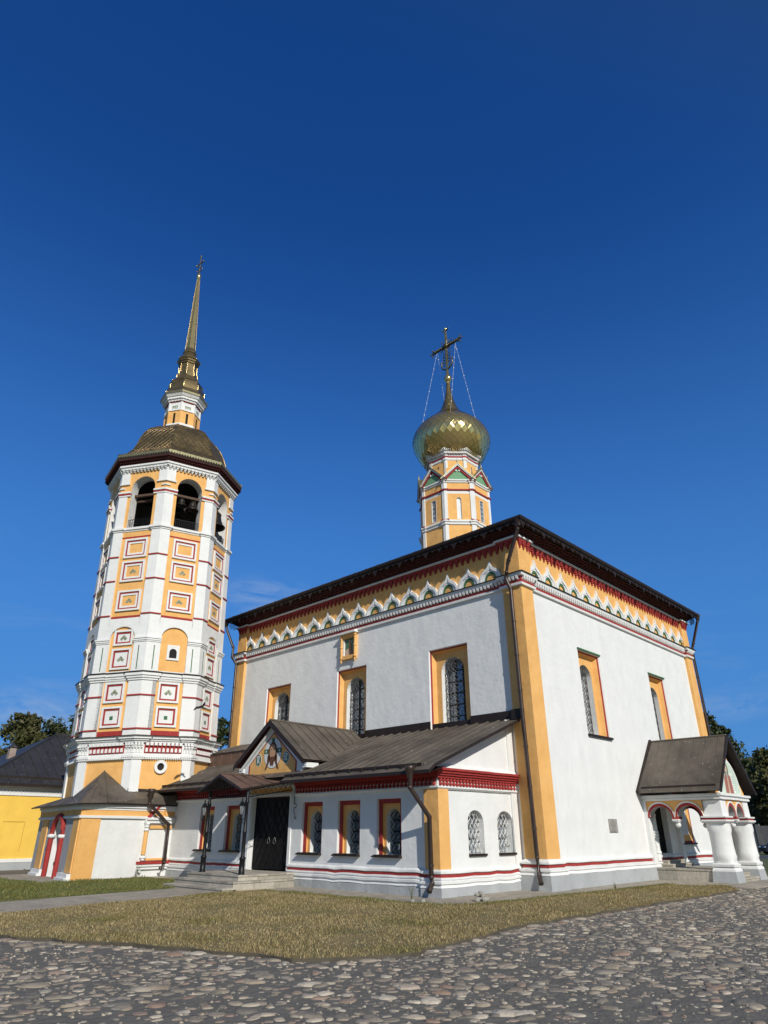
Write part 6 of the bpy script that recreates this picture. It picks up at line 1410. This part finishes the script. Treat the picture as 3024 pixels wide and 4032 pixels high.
# ------------------------------------------------------------------ small things on the ground
def rock(p, r, rd, mb):
    n = 8; V = []; a0 = rd.uniform(0, 6)
    for z, k in ((-.3, .8), (.2, 1.0), (.7, .65)):
        for i in range(n): q = r*k*rd.uniform(.75, 1.15); V.append((p[0]+q*math.cos(a0+i*.785), p[1]+q*math.sin(a0+i*.785), p[2]+r*z*rd.uniform(.8, 1.2)))
    V.append((p[0], p[1], p[2]+r*.8)); F = [(l*n+i, l*n+(i+1) % n, (l+1)*n+(i+1) % n, (l+1)*n+i) for l in (0, 1) for i in range(n)]+[(2*n+i, 2*n+(i+1) % n, 3*n) for i in range(n)]
    mb.add(V, F, 'stone')
rd = random.Random(5)
STONES = [(-.16, 0, .0, .085), (.02, .08, .0, .10), (.17, -.05, .0, .08), (-.02, -.12, .0, .09), (.0, .0, .12, .085), (.11, .03, .10, .07), (-.10, .05, .10, .07)]
WORDS = ['left end', 'back', 'right end', 'front', 'top', 'upper right', 'upper left']
for (x, y, z, r), wd in zip(STONES, WORDS):
    m = MB(); rock((0, 0, 0), r, rd, m); o = m.obj('rock'); o.location = (-4.02+x, -.46+y, .05+z); tag(o, 'grey fist-sized rock at the %s of the small heap beside the lawn' % wd, 'rock', 'rocks in the small heap on the pavement')
for i, (x, y, wd) in enumerate(((-5.68, .40, 'left'), (-5.50, .22, 'right'))):
    m = MB(); rock((0, 0, 0), .075, rd, m); o = m.obj('rock'); o.location = (x, y, .05); tag(o, 'small dark rock on the %s of the pair by the drainpipe outlet' % wd, 'rock', 'loose pair of rocks by the drainpipe')
def weed(x, y, h, n, label, seed):
    r_ = random.Random(seed); t = thing('weed', label, 'plant', (x, y, .02), 'tall weeds at the foot of the walls'); s = MB(); l_ = s
    for k in range(n):
        a = r_.uniform(0, 6.28); hh = h*r_.uniform(.5, 1); lean = hh*r_.uniform(.1, .45); P = [(lean*(q/4)**1.5*math.cos(a), lean*(q/4)**1.5*math.sin(a), hh*q/4) for q in range(5)]; s.tube(P, [.007, .006, .005, .004, .002], 'weed', 4)
        for q in (1, 2, 3, 4):
            p0 = Vector(P[q]); b = r_.uniform(0, 6.28); e = p0+Vector((math.cos(b), math.sin(b), .4))*h*.16; sd = Vector((-math.sin(b), math.cos(b), 0))*.012; l_.face([p0, (p0+e)/2+sd, e, (p0+e)/2-sd], 'weed')
    s.obj('foliage', t)
weed(-5.55, 14.80, .42, 9, 'thin dry weed against the white wall under the carved window', 3)
weed(-5.45, .62, .40, 7, 'thin upright weed at the pavement edge near the drainpipe outlet', 4)
weed(1.6, -1.32, .22, 8, 'short bushy weed on the lawn edge before the right-hand wall', 5)
